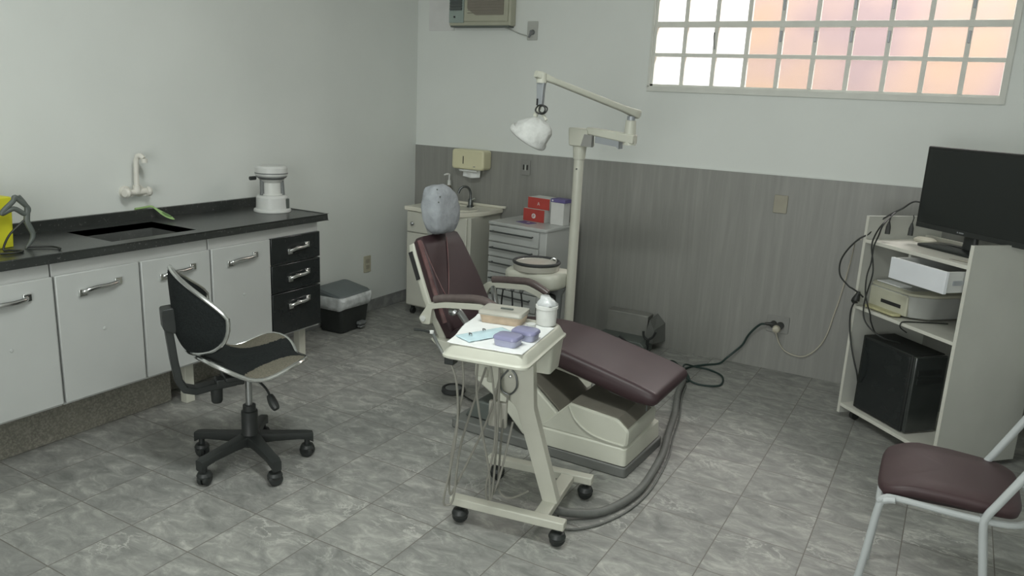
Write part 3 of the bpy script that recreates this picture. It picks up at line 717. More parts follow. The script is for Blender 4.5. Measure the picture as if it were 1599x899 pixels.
# armrests
def arm(y, pts, side, pivot):
    P_ = [Vector((x, y, z)) for x, z in pts]
    mb = MB(); mb.tube([p+Vector((0, 0, .010)) for p in P_], .019, n=12, sm=5); a = obj('armrest_pad', mb, 'brown_vinyl', t)
    mb = MB()
    lo = [(P_[0].x-.03, P_[0].z-.008)] + [(p.x, p.z-.006) for p in P_] 
    lo2 = [(p.x-.012, p.z-.036) for p in reversed(P_)] + [(pivot[0]+.035, pivot[1]-.030), (pivot[0]-.010, pivot[1]-.034), (pivot[0]-.028, pivot[1]-.006)]
    mb.prism(rpoly(lo+lo2, .01, 3), y-.012, y+.012, 'y'); obj('armrest_bracket', mb, 'cream_plastic', a, bevel=.003)
    mb = MB(); mb.rod((pivot[0], y-.013*side*-1, pivot[1]-.004), (pivot[0], y-.02, pivot[1]-.004), .014, n=16); mb.rod((pivot[0], y-.02, pivot[1]-.004), (pivot[0], y-.023, pivot[1]-.004), .006, n=10); obj('pivot_cap', mb, 'white_plastic', a)
arm(-1.89, [(1.535, .615), (1.60, .632), (1.79, .655), (1.90, .612), (1.97, .575)], -1, (1.478, .532))
arm(-1.30, [(1.49, .598), (1.56, .607), (1.70, .618), (1.77, .598), (1.82, .574)], 1, (1.42, .54))
mb = MB(); mb.tube([(1.63, -1.878, .60), (1.655, -1.86, .575), (1.70, -1.83, .49), (1.73, -1.81, .42)], .016, n=12); mb.lathe([(.026, 0), (.028, .01), (.02, .02)], (1.635, -1.878, .585), ax=(-.2, -.6, .5), n=14); obj('support_strut', mb, 'brushed_steel', t)
mb = MB(); mb.tube([(1.50, -1.31, .565), (1.54, -1.36, .53), (1.60, -1.42, .44)], .016, n=12); obj('support_strut', mb, 'brushed_steel', t)

# foot control
t = thing('foot_control', 'round black foot control disc on the floor behind the instrument cart', 'foot pedal', (1.375, -1.475, 0))
mb = MB(); mb.lathe([(.060, .001), (.064, .006), (.062, .024), (.054, .029), (.046, .024), (.044, .022), (0, .024)], (1.375, -1.475, 0), n=36, caps=False); mb.lathe([(.0, .001), (.060, .001)], (1.375, -1.475, 0), n=36, caps=False); obj('ring', mb, 'dark_rubber', t)
mb = MB(); mb.lathe([(.044, .0235), (.040, .026), (.0, .027)], (1.375, -1.475, 0), n=36, caps=False); obj('pedal_plate', mb, 'grey_plastic', t)
mb = MB(); mb.tube([(1.435, -1.49, .008), (1.50, -1.52, .006), (1.58, -1.55, .006), (1.62, -1.57, .02)], .004, n=8); obj('cable', mb, 'cord_black', t)

# ------------------------------------------------------------------ cuspidor unit with lamp
UY = -1.03
t = thing('dental_unit', 'cream spittoon unit with tall pole and swing-arm lamp behind the dental chair', 'dental unit', (1.82, UY, 0))
mb = MB(); mb.lathe([(.15, .002), (.15, .03), (.04, .045)], (1.82, UY, 0), n=36); obj('floor_flange', mb, 'cream_plastic', t, ang=40)
mb = MB(); mb.rod((1.82, UY, .04), (1.82, UY, 1.30), .026, n=28); obj('pole', mb, 'cream_paint', t)
mb = MB(); mb.rod((1.82, UY, 1.255), (1.82, UY, 1.325), .031, .036, n=28); obj('pole_collar', mb, 'cream_plastic', t)
mb = MB(); mb.rod((1.822, UY-.03, 1.205), (1.822, UY-.022, 1.205), .004, n=8); obj('screw', mb, 'dark_steel', t)
# body of the cuspidor
mb = MB(); prof = rpoly([(1.455, -1.12), (1.50, -1.17), (1.68, -1.175), (1.78, -1.155), (1.80, -1.03), (1.78, -.93), (1.50, -.93), (1.45, -1.0)], .04, 5)
mb.loft([[(1.63+(x-1.63)*k, -1.05+(y+1.05)*k, z) for x, y in prof] for z, k in ((.555, .90), (.563, .97), (.575, 1.0), (.618, 1.0), (.634, .97), (.642, .90))]); obj('cuspidor_body', mb, 'cream_plastic', t, ang=40)
mb = MB(); mb.lathe([(.115, .64), (.125, .645), (.128, .672), (.122, .68)], (1.62, -1.06, 0), n=40); obj('bowl_wall', mb, 'cloudy_plastic', t)
mb = MB(); R0 = .124; mb.tube([(1.62+R0*math.cos(a), -1.06+R0*math.sin(a), .685) for a in [2*PI*i/32 for i in range(32)]], .0090, n=10, sm=1, closed=True); obj('bowl_ring', mb, 'dark_rubber', t)
mb = MB(); mb.lathe([(.116, .684), (.10, .665), (.05, .652), (0, .65)], (1.62, -1.06, 0), n=40, caps=False); obj('bowl', mb, 'cloudy_plastic', t)
mb = MB(); mb.tube([(1.725, -1.03, .645), (1.725, -1.03, .70), (1.71, -1.035, .712), (1.695, -1.04, .70)], .005, n=8); obj('rinse_tube', mb, 'chrome', t)
mb = MB(); mb.loft([[(1.745+a*math.cos(h), -1.05+a*math.sin(h), z) for h in [2*PI*i/20 for i in range(20)]] for z, a in ((.56, .055), (.52, .036), (.40, .032), (.05, .032))]); obj('pedestal', mb, 'grey_plastic', t, ang=60)
mb = MB(); mb.box(1.43, 1.66, -1.19, -1.165, .545, .575); 
for x in (1.455, 1.50, 1.555, 1.61): mb.rod((x, -1.19, .56), (x, -1.205, .535), .012, n=10)
obj('tool_holder', mb, 'grey_plastic', t, bevel=.004)
for x, q in ((1.455, .01), (1.50, -.012), (1.555, .012), (1.61, .02)):
    mb = MB(); mb.tube([(x, -1.205, .545), (x+q*.5, -1.205, .48), (x+q, -1.20, .38), (x+q*3, -1.19, .26), (x+.08, -1.15, .14), (1.70, -1.10, .16)], .0045, n=8); obj('suction_hose', mb, 'dark_rubber', t)
mb = MB(); mb.prism(rpoly([(1.70, .455), (1.765, .455), (1.765, .525), (1.71, .535)], .01), -1.135, -1.09, 'y'); obj('valve_box', mb, 'pc_black', t, bevel=.004)
# head block, first arm and elbow
mb = MB(); mb.prism(rpoly([(1.768, 1.415), (1.875, 1.408), (1.885, 1.320), (1.775, 1.322)], .012), UY-.045, UY+.045, 'y'); obj('head_block', mb, 'cream_plastic', t, bevel=.006)
mb = MB(); mb.prism([(1.862, 1.385), (1.905, 1.382), (1.905, 1.322), (1.845, 1.325)], UY-.0475, UY-.02, 'y'); obj('head_panel', mb, 'plate_grey', t)
mb = MB(); mb.prism(rpoly([(1.86, 1.420), (2.12, 1.398), (2.12, 1.350), (1.86, 1.385)], .01), UY-.032, UY+.032, 'y'); h = obj('lower_arm', mb, 'cream_plastic', t, bevel=.006)
mb = MB(); mb.prism([(1.915, 1.378), (2.045, 1.362), (2.045, 1.322), (2.03, 1.333), (1.915, 1.345)], UY-.028, UY+.028, 'y'); obj('arm_underside_box', mb, 'grey_metal', h)
mb = MB(); mb.rod((2.09, UY, 1.345), (2.09, UY, 1.465), .033, .026, n=24); h = obj('elbow_post', mb, 'cream_plastic', t)
mb = MB(); mb.rod((2.09, UY, 1.466), (2.09, UY, 1.486), .020, n=20); obj('elbow_ring', mb, 'grey_metal', h)
E0 = Vector((2.095, UY, 1.505)); E1 = Vector((1.825, -1.50, 1.650))
mb = MB(); d = (E1-E0).normalized(); sd = d.cross(Vector((0, 0, 1))).normalized(); up = sd.cross(d)
rings = []
for k, w, hh in ((-.07, .020, .014), (-.055, .026, .022), (.0, .024, .019), (.10, .020, .015), (.88, .018, .013), (1.02, .021, .018), (1.06, .016, .014)):
    c_ = E0 + (E1-E0)*k
    rings.append([c_ + sd*a + up*b_ for a, b_ in rrect(-w, w, -hh, hh, .008, 3)])
mb.loft(rings); obj('spring_arm', mb, 'cream_plastic', t, ang=40)
mb = MB(); mb.rod(E1+Vector((.0, 0, .012)), E1+Vector((0, 0, -.03)), .024, n=20); obj('arm_tip', mb, 'cream_plastic', t)
mb = MB(); mb.prism(rpoly([(1.806, 1.625), (1.846, 1.625), (1.842, 1.59), (1.838, 1.515), (1.812, 1.515), (1.808, 1.59)], .004), -1.515, -1.490, 'y'); h = obj('lamp_yoke', mb, 'grey_metal', t, bevel=.003)
mb = MB(); mb.box(1.812, 1.820, -1.5175, -1.514, 1.52, 1.55); obj('yoke_slot', mb, 'dark_hole', h)
mb = MB(); mb.tube([(1.825+.03*math.cos(a)+.014, -1.515+.004*math.sin(3*a), 1.502+.020*math.sin(a)) for a in [2*PI*i/12 for i in range(12)]], .0035, n=8, sm=3, closed=True)
mb.tube([(1.836+.016*math.cos(a)+.01, -1.522, 1.503+.016*math.sin(a)) for a in [2*PI*i/12 for i in range(12)]], .0035, n=8, sm=3, closed=True); obj('cable_coil', mb, 'cord_black', h)
mb = MB(); mb.rod((1.822, -1.50, 1.52), (1.80, -1.50, 1.47), .011, n=14); mb.tube([(1.825, -1.5, 1.49), (1.845, -1.50, 1.475), (1.86, -1.50, 1.455)], .007, n=8); obj('lamp_joint', mb, 'cream_plastic', h)
# lamp head with wrinkled cloth cover, opening faces down and towards the head end
ax = Vector((.50, .05, .86)).normalized(); LC = Vector((1.768, -1.50, 1.372))
sdv = ax.cross(Vector((0, 1, 0))).normalized(); yv = Vector((0, 1, 0)); yv = (yv-ax*yv.dot(ax)).normalized()
vs = []; fs = []; nu = 48; pr = [(0, -.006), (.6, -.008), (.92, -.010), (1.0, -.012), (1.05, -.006), (1.06, .004), (1.02, .014), (.99, .020), (.96, .040), (.84, .066), (.62, .086), (.34, .098), (.0, .102)]
for r_, h_ in pr:
    for i in range(nu):
        a = 2*PI*i/nu
        p = sdv*(math.cos(a)*.094*r_) + yv*(math.sin(a)*.075*r_) + ax*(h_ + (.030*math.cos(a)*-1*(h_ > .03)*r_))
        if h_ > .018: p = p*(1+.07*noise.noise(p*40+Vector((5, 5, 5)))+.03*noise.noise(p*90))
        vs.append(LC+p)
for j in range(len(pr)-1):
    for i in range(nu): k = (i+1) % nu; fs.append((j*nu+i, j*nu+k, (j+1)*nu+k, (j+1)*nu+i))
mb = MB(); mb.add(vs, fs); obj('lamp_head_cover', mb, 'nonwoven_white', t, ang=180)

# ------------------------------------------------------------------ instrument cart
CM = frame(2.285, -2.335, 0, 9)
t = thing('instrument_cart', 'cream wheeled dental instrument cart with tray in front of the burgundy chair', 'cart', CM)
for y, xa, xb in ((-.185, -.222, .222), (.185, -.225, .222)):
    mb = MB(CM); mb.box(xa, xb, y-.021, y+.021, .072, .104); bar = obj('base_bar', mb, 'cream_paint', t, bevel=.004)
    for x in (-.185, .195):
        mb = MB(CM); mb.lathe([(.022, -.013), (.029, -.009), (.029, .009), (.022, .013)], (x, y, .030), ax=(.45, -1, 0), n=24)
        mb.lathe([(.030, .0), (.032, .010), (.026, .024), (.010, .030)], (x, y, .030), ax=(0, 0, 1), n=18); mb.rod((x, y, .05), (x, y, .073), .009, n=10)
        obj('caster', mb, 'black_plastic', t, bevel=.002)
mb = MB(CM); mb.box(.095, .150, -.19, .19, .070, .100); obj('cross_bar', mb, 'cream_paint', t, bevel=.004)
mb = MB(CM); 
for x in (.0,):
    mb.prism(rpoly([(.098, .098), (.158, .098), (.045, .455), (.038, .56), (.030, .70), (-.16, .70), (-.155, .60), (-.105, .505), (-.03, .455), (-.020, .44)], .008, 3), -.075, -.035, 'y')
obj('column', mb, 'cream_paint', t, bevel=.004)
mb = MB(CM); mb.box(-.17, -.02, -.02, .08, .50, .70); obj('rear_housing', mb, 'cream_plastic', t, bevel=.01)
mb = MB(CM); mb.box(-.215, -.16, -.03, .06, .52, .68); obj('side_housing', mb, 'cream_plastic', t, bevel=.01)
mb = MB(CM); mb.loft([[(x, y, z) for x, y in rrect(a, b_, c_, d_, .012, 3)] for z, a, b_, c_, d_ in ((.585, .010, .088, -.045, .072), (.70, .0, .098, -.055, .082))]); obj('control_box', mb, 'cream_plastic', t)
# tray
tp = [(-.200, -.345), (.098, -.345), (.098, .105), (-.262, .105)]
def inset(k, w=0): return [(x + (k if x < 0 else -k), y + (k if y < 0 else -k)) for x, y in tp]
mb = MB(CM)
mb.loft([[(x, y, z) for x, y in rpoly(inset(k), .035, 5)] for z, k in ((.690, .012), (.692, .002), (.697, -.005), (.704, -.005), (.708, .001), (.712, .003), (.736, .014), (.741, .019), (.742, .024), (.7405, .030))])
obj('tray', mb, 'cream_plastic', t, ang=35)
mb = MB(CM); mb.box(.02, .07, -.098, -.076, .60, .605)
mb = MB(CM); mb.tube([(-.06, -.08, .588), (-.085, -.086, .55), (-.075, -.09, .51), (-.045, -.088, .50), (-.022, -.085, .53), (-.028, -.08, .57), (-.045, -.08, .59)], .0035, n=8); obj('cable_loop', mb, 'dark_steel', t)
mb = MB(CM); mb.box(-.115, -.045, -.12, -.100, .375, .475); mb.box(-.10, -.09, -.11, -.09, .47, .52); obj('water_bottle', mb, 'cloudy_plastic', t, bevel=.006)
mb = MB(CM); mb.rod((-.045, -.082, .600), (-.02, -.082, .602), .006, n=8); mb.lathe([(.0, 0), (.007, .002), (.005, .008), (0, .01)], (-.05, -.076, .565), ax=(0, -1, 0), n=10, caps=False); obj('hook', mb, 'chrome', t)
# hanging instrument hoses
def hose(pts, r=.0042): 
    mb = MB(CM); mb.tube(pts, r, n=8, sm=8); obj('instrument_hose', mb, 'thin_hose_beige', t)
hose([(-.195, -.30, .675), (-.165, -.30, .60), (-.158, -.295, .45), (-.18, -.29, .28), (-.205, -.29, .14), (-.195, -.28, .115), (-.175, -.27, .15), (-.165, -.24, .35), (-.13, -.12, .60)])
hose([(-.15, -.29, .68), (-.145, -.285, .58), (-.165, -.28, .45), (-.185, -.28, .30), (-.192, -.27, .16), (-.17, -.25, .20), (-.10, -.16, .42), (-.08, -.10, .58)])
hose([(-.10, -.27, .68), (-.105, -.26, .56), (-.08, -.25, .40), (-.055, -.24, .26), (-.05, -.23, .15), (-.045, -.22, .20), (-.06, -.16, .42), (-.09, -.09, .62)])
hose([(-.06, -.26, .68), (-.045, -.255, .58), (-.035, -.25, .48), (-.04, -.24, .35), (-.065, -.235, .20), (-.06, -.22, .14), (-.03, -.2, .22), (-.01, -.14, .42)])
hose([(-.05, -.09, .50), (-.055, -.12, .40), (-.05, -.15, .28), (-.04, -.17, .16), (.00, -.16, .13), (.05, -.10, .14)])
mb = MB(CM); mb.box(-.20, -.165, -.33, -.29, .665, .692); mb.box(-.085, -.045, -.285, -.25, .672, .692); obj('hose_clip', mb, 'black_plastic', t, bevel=.004)
# handpiece sticking out
mb = MB(CM); mb.tube([(-.205, -.325, .700), (-.225, -.33, .735), (-.238, -.345, .775)], .0055, n=10, sm=4); hp = obj('handpiece', mb, 'brushed_steel', t)
mb = MB(CM); mb.tube([(-.238, -.345, .775), (-.26, -.365, .785), (-.285, -.385, .790)], .0045, n=8, sm=3); obj('handpiece_tip', mb, 'black_plastic', hp)
mb = MB(CM); mb.lathe([(.0, 0), (.008, .002), (.008, .010), (0, .012)], (-.240, -.347, .772), n=12, caps=False); obj('handpiece_joint', mb, 'white_plastic', hp)

# things on the tray
TZ = .7408
def on_tray(x, y, deg=0, z=TZ): return CM @ frame(x, y, z, deg)
M = on_tray(0, 0)
mb = MB(M)
def sheet(u, v):
    x = -.190 + .268*u - .050*v*(1-u) + .004*math.sin(v*9)*(1-u); y = -.330 + .385*v - .04*u*v
    return (x, y, .0022 + .003*abs(noise.noise(Vector((x*22, y*22, 1)))) + (.012*(1-u)**6 if False else 0) + .004*max(0, .06-u)/.06)
mb.grid(sheet, 36, 40); tag(obj('tray_paper', mb, 'paper_white', solid=.0012), 'white paper sheet covering the tray of the instrument cart', 'paper')
M = on_tray(-.165, -.275, 58, TZ+.0055)
t2 = thing('mask_packet', 'pale blue sealed packet lying on the white tray paper', 'packet', M)
mb = MB(M); mb.grid(lambda u, v: (.0+.20*u, -.05+.085*v, .002+.006*math.sin(PI*u)*math.sin(PI*v)+.0015*noise.noise(Vector((u*9, v*9, 0)))), 20, 14); obj('pouch', mb, 'mask_blue', t2, solid=.001)
for x, y in ((.03, -.008), (.10, .01)):
    mb = MB(M); mb.tube([(x, y, .012), (x+.005, y+.008, .0145), (x+.012, y+.005, .012), (x+.007, y-.003, .0135)], .0022, n=6); obj('dark_clip', mb, 'dark_steel', t2)
def lilac(label, M, w=.088, d=.072, h=.036):
    t_ = thing('lilac_container', label, 'container', M, 'lilac lidded containers on the tray')
    mb = MB(M); mb.loft([[(x, y, z) for x, y in rrect(-w/2*k, w/2*k, -d/2*k, d/2*k, .016, 5)] for z, k in ((0, .86), (.003, .90), (h*.62, .96))]); obj('base', mb, 'lilac_pale', t_)
    mb = MB(M); mb.loft([[(x, y, z) for x, y in rrect(-w/2*k, w/2*k, -d/2*k, d/2*k, .018, 5)] for z, k in ((h*.62, 1.0), (h*.66, 1.03), (h*.82, 1.02), (h*.95, .95), (h, .85))]); obj('lid', mb, 'lilac_plastic', t_)
lilac('lilac lidded container nearest the front edge of the cart tray', on_tray(.000, -.255, -6, TZ+.0045))
lilac('lilac lidded container standing behind the other one, beside the white jar', on_tray(.030, -.165, -4, TZ+.0045))
M = on_tray(-.115, .0, 2, TZ+.0045)
t2 = thing('instrument_box', 'cloudy plastic instrument box with a lid at the back of the cart tray', 'box', M)
mb = MB(M); mb.loft([[(x, y, z) for x, y in rrect(-a, a, -b_, b_, .012, 4)] for z, a, b_ in ((0, .074, .048), (.030, .08, .052))]); obj('base', mb, 'amber_content', t2)
mb = MB(M); mb.loft([[(x, y, z) for x, y in rrect(-a, a, -b_, b_, .012, 4)] for z, a, b_ in ((.0305, .083, .055), (.036, .085, .057), (.046, .083, .054), (.049, .074, .046), (.047, .066, .038))]); obj('lid', mb, 'cloudy_plastic', t2)
mb = MB(M); mb.box(-.012, .035, -.008, .002, .0475, .0515); obj('lid_slot', mb, 'dark_grey_paint', t2)
M = on_tray(.036, .040, 0, TZ+.004) @ Matrix.Scale(.90, 4)
t2 = thing('gauze_jar', 'white plastic jar stuffed with gauze on the cart tray', 'jar', M)
mb = MB(M); mb.lathe([(.037, 0), (.041, .003), (.043, .05), (.043, .068), (.0465, .070), (.0465, .082), (.043, .084)], (0, 0, 0), n=32); obj('jar', mb, 'jar_white', t2)
mb = MB(M); vs = []; fs = []; nu = 26
prr = [(.043, .083), (.044, .090), (.034, .101), (.026, .108), (.020, .118), (.0, .120)]
for r_, h_ in prr:
    for i in range(nu):
        a = 2*PI*i/nu; p = Vector((r_*math.cos(a), r_*math.sin(a), h_)); n_ = noise.noise(p*45); vs.append(p + Vector((p.x, p.y, 0))*.25*n_ + Vector((-.006*(h_ > .1), 0, .008*n_)))
for j in range(len(prr)-1):
    for i in range(nu): k = (i+1) % nu; fs.append((j*nu+i, j*nu+k, (j+1)*nu+k, (j+1)*nu+i))
mb.add(vs, fs); obj('gauze_bag', mb, 'bag_clear', t2, ang=180)
M = on_tray(.008, -.045, 0, TZ+.0045)
mb = MB(M); mb.lathe([(.015, 0), (.017, .003), (.017, .020), (.012, .022), (0, .022)], (0, 0, 0), n=20, caps=False); mb.lathe([(0, 0), (.015, 0)], (0, 0, 0), n=20, caps=False)
tag(obj('small_cup', mb, 'white_plastic'), 'tiny white cup between the lilac containers and the gauze jar', 'cup')

# thick service hose from the cart round the base to the floor box
def cord(name, label, pts, r, mat, cat='cord', group=None, n=10):
    mb = MB(); mb.tube(pts, r, n=n, sm=8); return tag(obj(name, mb, mat), label, cat, group)
cord('service_hose', 'thick grey hose looping from the cart foot around the chair base to the wall', [(2.41, -2.335, .048), (2.46, -2.305, .030), (2.55, -2.215, .018), (2.60, -2.085, .018), (2.618, -1.93, .018), (2.605, -1.75, .018), (2.58, -1.56, .018), (2.535, -1.36, .018), (2.48, -1.10, .018), (2.40, -.80, .018), (2.36, -.58, .018), (2.30, -.45, .018), (2.12, -.33, .018), (1.99, -.25, .03)], .0165, 'hose_grey', 'hose', n=14)
cord('thin_floor_cable', 'thin dark cable lying on the floor beside the thick grey hose', [(2.40, -2.26, .02), (2.47, -2.38, .007), (2.56, -2.31, .007), (2.625, -2.15, .006), (2.648, -1.96, .006), (2.636, -1.76, .006), (2.608, -1.56, .006), (2.562, -1.36, .006), (2.508, -1.1, .006), (2.43, -.82, .006), (2.39, -.62, .006)], .0045, 'hose_grey', 'cable')

# grey box on the floor against the back wall with two black levers
t = thing('floor_box', 'low dark grey connection box on the floor against the panelling behind the chair', 'box', (1.86, -.13, 0))
mb = MB(); mb.prism(rpoly([(1.66, .003), (2.0, .003), (2.0, .06), (1.97, .085), (1.66, .085)], .01), -.27, -.11, 'y'); obj('body', mb, 'dark_grey_paint', t, bevel=.006)
mb = MB(); mb.box(1.67, 1.955, -.11, -.012, .003, .22); obj('back_box', mb, 'box_grey', t, bevel=.006)
mb = MB(); mb.loft([[(x, -.16, z) for x, z in ((1.955, .06), (2.02, .06), (2.02, .15), (1.985, .215))], [(x, -.012, z) for x, z in ((1.955, .05), (2.05, .05), (2.04, .17), (1.985, .225))]]); obj('end_flap', mb, 'base_grey', t)
mb = MB(); mb.tube([(1.84, -.30, .115), (1.88, -.29, .09), (1.93, -.285, .055)], .008, n=10, sm=3); obj('lever', mb, 'black_plastic', t)
mb = MB(); mb.tube([(1.995, -.20, .03), (2.00, -.21, .08), (2.0, -.21, .10)], .011, n=10, sm=3); mb.tube([(2.0, -.21, .095), (1.975, -.215, .115), (1.968, -.215, .15)], .008, n=8, sm=3); mb.tube([(2.0, -.21, .095), (2.03, -.205, .12), (2.045, -.2, .155)], .008, n=8, sm=3); obj('forked_valve', mb, 'black_plastic', t)

# low double socket with plugs
ps = Matrix.Translation((2.735, -.006, .292)) @ Matrix.Rotation(PI, 4, 'Z')
t = thing('wall_socket', 'grey double socket low on the panelling with a black and a beige plug in it', 'outlet', ps)
mb = MB(ps); mb.prism(rrect(-.068, .062, -.052, .052, .006, 3), 0, .008, 'y'); obj('plate', mb, 'plate_grey', t, bevel=.002)
mb = MB(ps); mb.rod((-.020, .008, -.004), (-.020, .030, -.004), .022, n=16); mb.rod((.02, .008, 0), (.02, .036, 0), .020, n=16); mb.rod((.022, .026, 0), (.066, .034, -.002), .012, .008, n=10); obj('black_plug', mb, 'cord_black', t)
mb = MB(ps); mb.lathe([(.022, .031), (.024, .036), (.020, .056), (.010, .062)], (-.004, 0, -.022), ax=(0, 1, 0), n=18); obj('beige_plug', mb, 'cord_white', t)
cord('black_power_cord', 'black power cord dropping from the low double socket to the floor', [(2.67, -.045, .288), (2.645, -.045, .282), (2.61, -.04, .245), (2.575, -.035, .19), (2.55, -.03, .13), (2.51, -.035, .08), (2.47, -.06, .035), (2.44, -.12, .008), (2.37, -.20, .006), (2.30, -.32, .006), (2.29, -.47, .006), (2.33, -.56, .006), (2.38, -.53, .006), (2.32, -.46, .042), (2.22, -.385, .044), (2.14, -.30, .008), (2.08, -.27, .006)], .0065, 'cord_green_black')
cord('coiled_green_cord', 'dark green cord making a loop on the floor near the foot of the chair', [(2.04, -.27, .008), (2.15, -.30, .006), (2.22, -.36, .044), (2.30, -.47, .056), (2.38, -.55, .020), (2.46, -.56, .007), (2.55, -.50, .007), (2.52, -.34, .007), (2.42, -.27, .007), (2.35, -.31, .02), (2.31, -.42, .056), (2.36, -.60, .046), (2.33, -.66, .030), (2.29, -.58, .006)], .0055, 'cord_green_black')
cord('white_plug_cord', 'thin beige cord sagging along the panelling from the socket towards the desk', [(2.738, -.068, .262), (2.745, -.05, .235), (2.765, -.03, .18), (2.80, -.025, .14), (2.86, -.025, .122), (2.92, -.02, .13), (2.98, -.02, .19), (3.02, -.02, .28), (3.045, -.02, .42), (3.06, -.02, .50), (3.08, -.03, .65), (3.10, -.10, .78), (3.12, -.25, .88), (3.165, -.48, .93)], .0032, 'cord_white')

# ------------------------------------------------------------------ computer desk
DM = Matrix.Translation((3.184, -.550, 0)) @ Matrix.Rotation(math.atan2(-.6986, .7155), 4, 'Z')    # local x along the front, y into depth
SW, DD = .650, .46
t = thing('computer_desk', 'tall cream computer desk on casters standing diagonally in the right corner', 'desk', DM)
mb = MB(DM); mb.box(0, .016, 0, DD, .025, 1.062); sp = obj('side_panel', mb, 'desk_white', t)
mb = MB(DM); mb.box(-.0006, .0166, -.0015, .0005, .025, 1.0625); obj('edge_band', mb, 'desk_edge', sp)
mb = MB(DM); mb.box(SW-.016, SW, 0, DD, .025, 1.035); sp = obj('side_panel', mb, 'desk_white', t)
mb = MB(DM); mb.box(SW-.0166, SW+.0006, -.0015, .0005, .025, 1.0355); obj('edge_band', mb, 'desk_edge', sp)
mb = MB(DM); mb.box(.016, SW-.016, 0, DD, .930, .947); obj('desktop', mb, 'desk_edge', t, bevel=.001)
mb = MB(DM); mb.box(.016, SW-.016, DD-.10, DD-.085, .948, .968); obj('back_ledge', mb, 'desk_edge', t)
mb = MB(DM); mb.box(.016, SW-.016, 0, DD-.02, .592, .608); obj('shelf', mb, 'desk_edge', t, bevel=.001)
mb = MB(DM); mb.box(.016, SW-.016, 0, DD-.02, .062, .080); obj('bottom_board', mb, 'desk_edge', t, bevel=.001)
mb = MB(DM); mb.box(.016, SW-.016, DD-.03, DD-.02, .55, .92); obj('back_panel', mb, 'desk_white', t)
for x, y in ((.06, .06), (SW-.06, .06), (.06, DD-.06), (SW-.06, DD-.06)):
    mb = MB(DM); mb.rod((x-.012, y, .024), (x+.012, y, .024), .023, n=18); mb.box(x-.014, x+.014, y-.014, y+.014, .036, .062); obj('caster', mb, 'black_plastic', t)
dy = -.085
mb = MB(DM); mb.box(.312, .632, dy-.016, dy, .824, .920); dr = obj('drawer', mb, 'drawer_white', t, bevel=.001)
mb = MB(DM); mb.box(.615, .627, dy, .30, .828, .918); mb.box(.318, .330, dy, .30, .828, .918); mb.box(.330, .615, dy, .30, .828, .834); obj('drawer_box', mb, 'white_laminate', dr)
mb = MB(DM); mb.box(.6265, .632, dy+.03, .20, .860, .880); obj('drawer_runner', mb, 'grey_metal', dr)
mb = MB(DM); mb.box(.294, .308, .01, .40, .84, .93); obj('drawer_hanger', mb, 'desk_white', t)

# monitor
MM = DM
t = thing('monitor', 'large black flat monitor on a dark stand on top of the computer desk', 'monitor', DM @ Matrix.Translation((.35, .2, .947)))
mb = MB(DM); mb.box(.104, .735, .200, .228, 1.028, 1.416); hs = obj('housing', mb, 'pc_black', t, bevel=.006, seg=3)
mb = MB(DM); mb.box(.122, .717, .198, .201, 1.054, 1.400); obj('screen', mb, 'screen_black', hs)
mb = MB(DM); mb.box(.109, .73, .1975, .201, 1.029, 1.052); obj('lower_bezel', mb, 'black_plastic', hs, bevel=.002)
mb = MB(DM); mb.rod((.362, .1978, 1.041), (.362, .1965, 1.041), .0035, n=14); mb.box(.370, .396, .1965, .1976, 1.038, 1.0435); obj('maker_mark', mb, 'grey_metal', hs)
mb = MB(DM); mb.box(.15, .69, .2285, .265, 1.07, 1.36); obj('rear_cover', mb, 'black_plastic', hs, bevel=.01)
mb = MB(DM); mb.loft([[(x, y, z) for x, y in rrect(.40-a, .40+a, .245-b_, .245+b_, .02, 4)] for z, a, b_ in ((.967, .04, .018), (1.04, .035, .014), (1.10, .035, .012))]); obj('neck', mb, 'black_plastic', t)
mb = MB(DM); mb.loft([[(x, y, z) for x, y in rrect(.365-a, .365+a, .235-b_, .235+b_, .04, 6)] for z, a, b_ in ((.9478, .20, .085), (.957, .20, .085), (.963, .17, .07), (.967, .06, .03))]); obj('foot', mb, 'screen_black', t)
M = DM @ frame(.105, .275, .9475, 10)
mb = MB(M); mb.loft([[(x, y, z) for x, y in rrect(-a, a, -b_, b_, .02, 5)] for z, a, b_ in ((0, .05, .03), (.012, .052, .032), (.022, .040, .022))]); tag(obj('mouse', mb, 'paper_cream'), 'small cream rounded gadget on the desk top beside the monitor foot', 'gadget')
M = DM @ frame(.50, .035, .9475, 6)
t = thing('folded_paper', 'cream paper sheet with a thin reddish border at the right front of the desk top', 'paper', M)
mb = MB(M); mb.prism([(0, .0), (.13, .02), (.13, .10), (.09, .10)], 0, .0015, 'z'); obj('border', mb, 'ac_grille', t)
mb = MB(M); mb.prism([(.022, .009), (.125, .026), (.125, .092), (.094, .092)], .0015, .0022, 'z'); obj('sheet', mb, 'paper_cream', t)

# printer on the middle shelf
PM = DM @ frame(.03, .055, .6085, 0)
t = thing('printer', 'cream and grey inkjet printer on the middle shelf below the open desk drawer', 'printer', PM)
mb = MB(PM)
def prr(z, k, lx=0): return [(x, y, z) for x, y in rpoly([(lx, .0+k), (.275-k, .0+k), (.33-k, .09), (.33-k, .32), (.0+lx, .32)], .03, 5)]
mb.loft([prr(.004, .03), prr(.012, .012), prr(.07, .002), prr(.115, .0)]); obj('body', mb, 'printer_grey', t, ang=40)
mb = MB(PM); mb.box(.01, .262, -.004, .012, .012, .112); fr = obj('front', mb, 'printer_cream', t, bevel=.006)
mb = MB(PM); mb.box(.095, .225, -.006, .0, .045, .062); obj('paper_slot', mb, 'dark_hole', fr)
mb = MB(PM); mb.prism(rpoly([(.03, -.045), (.225, -.045), (.24, .0), (.02, .0)], .015), .006, .018, 'z'); obj('output_tray', mb, 'printer_tray', fr, bevel=.003)
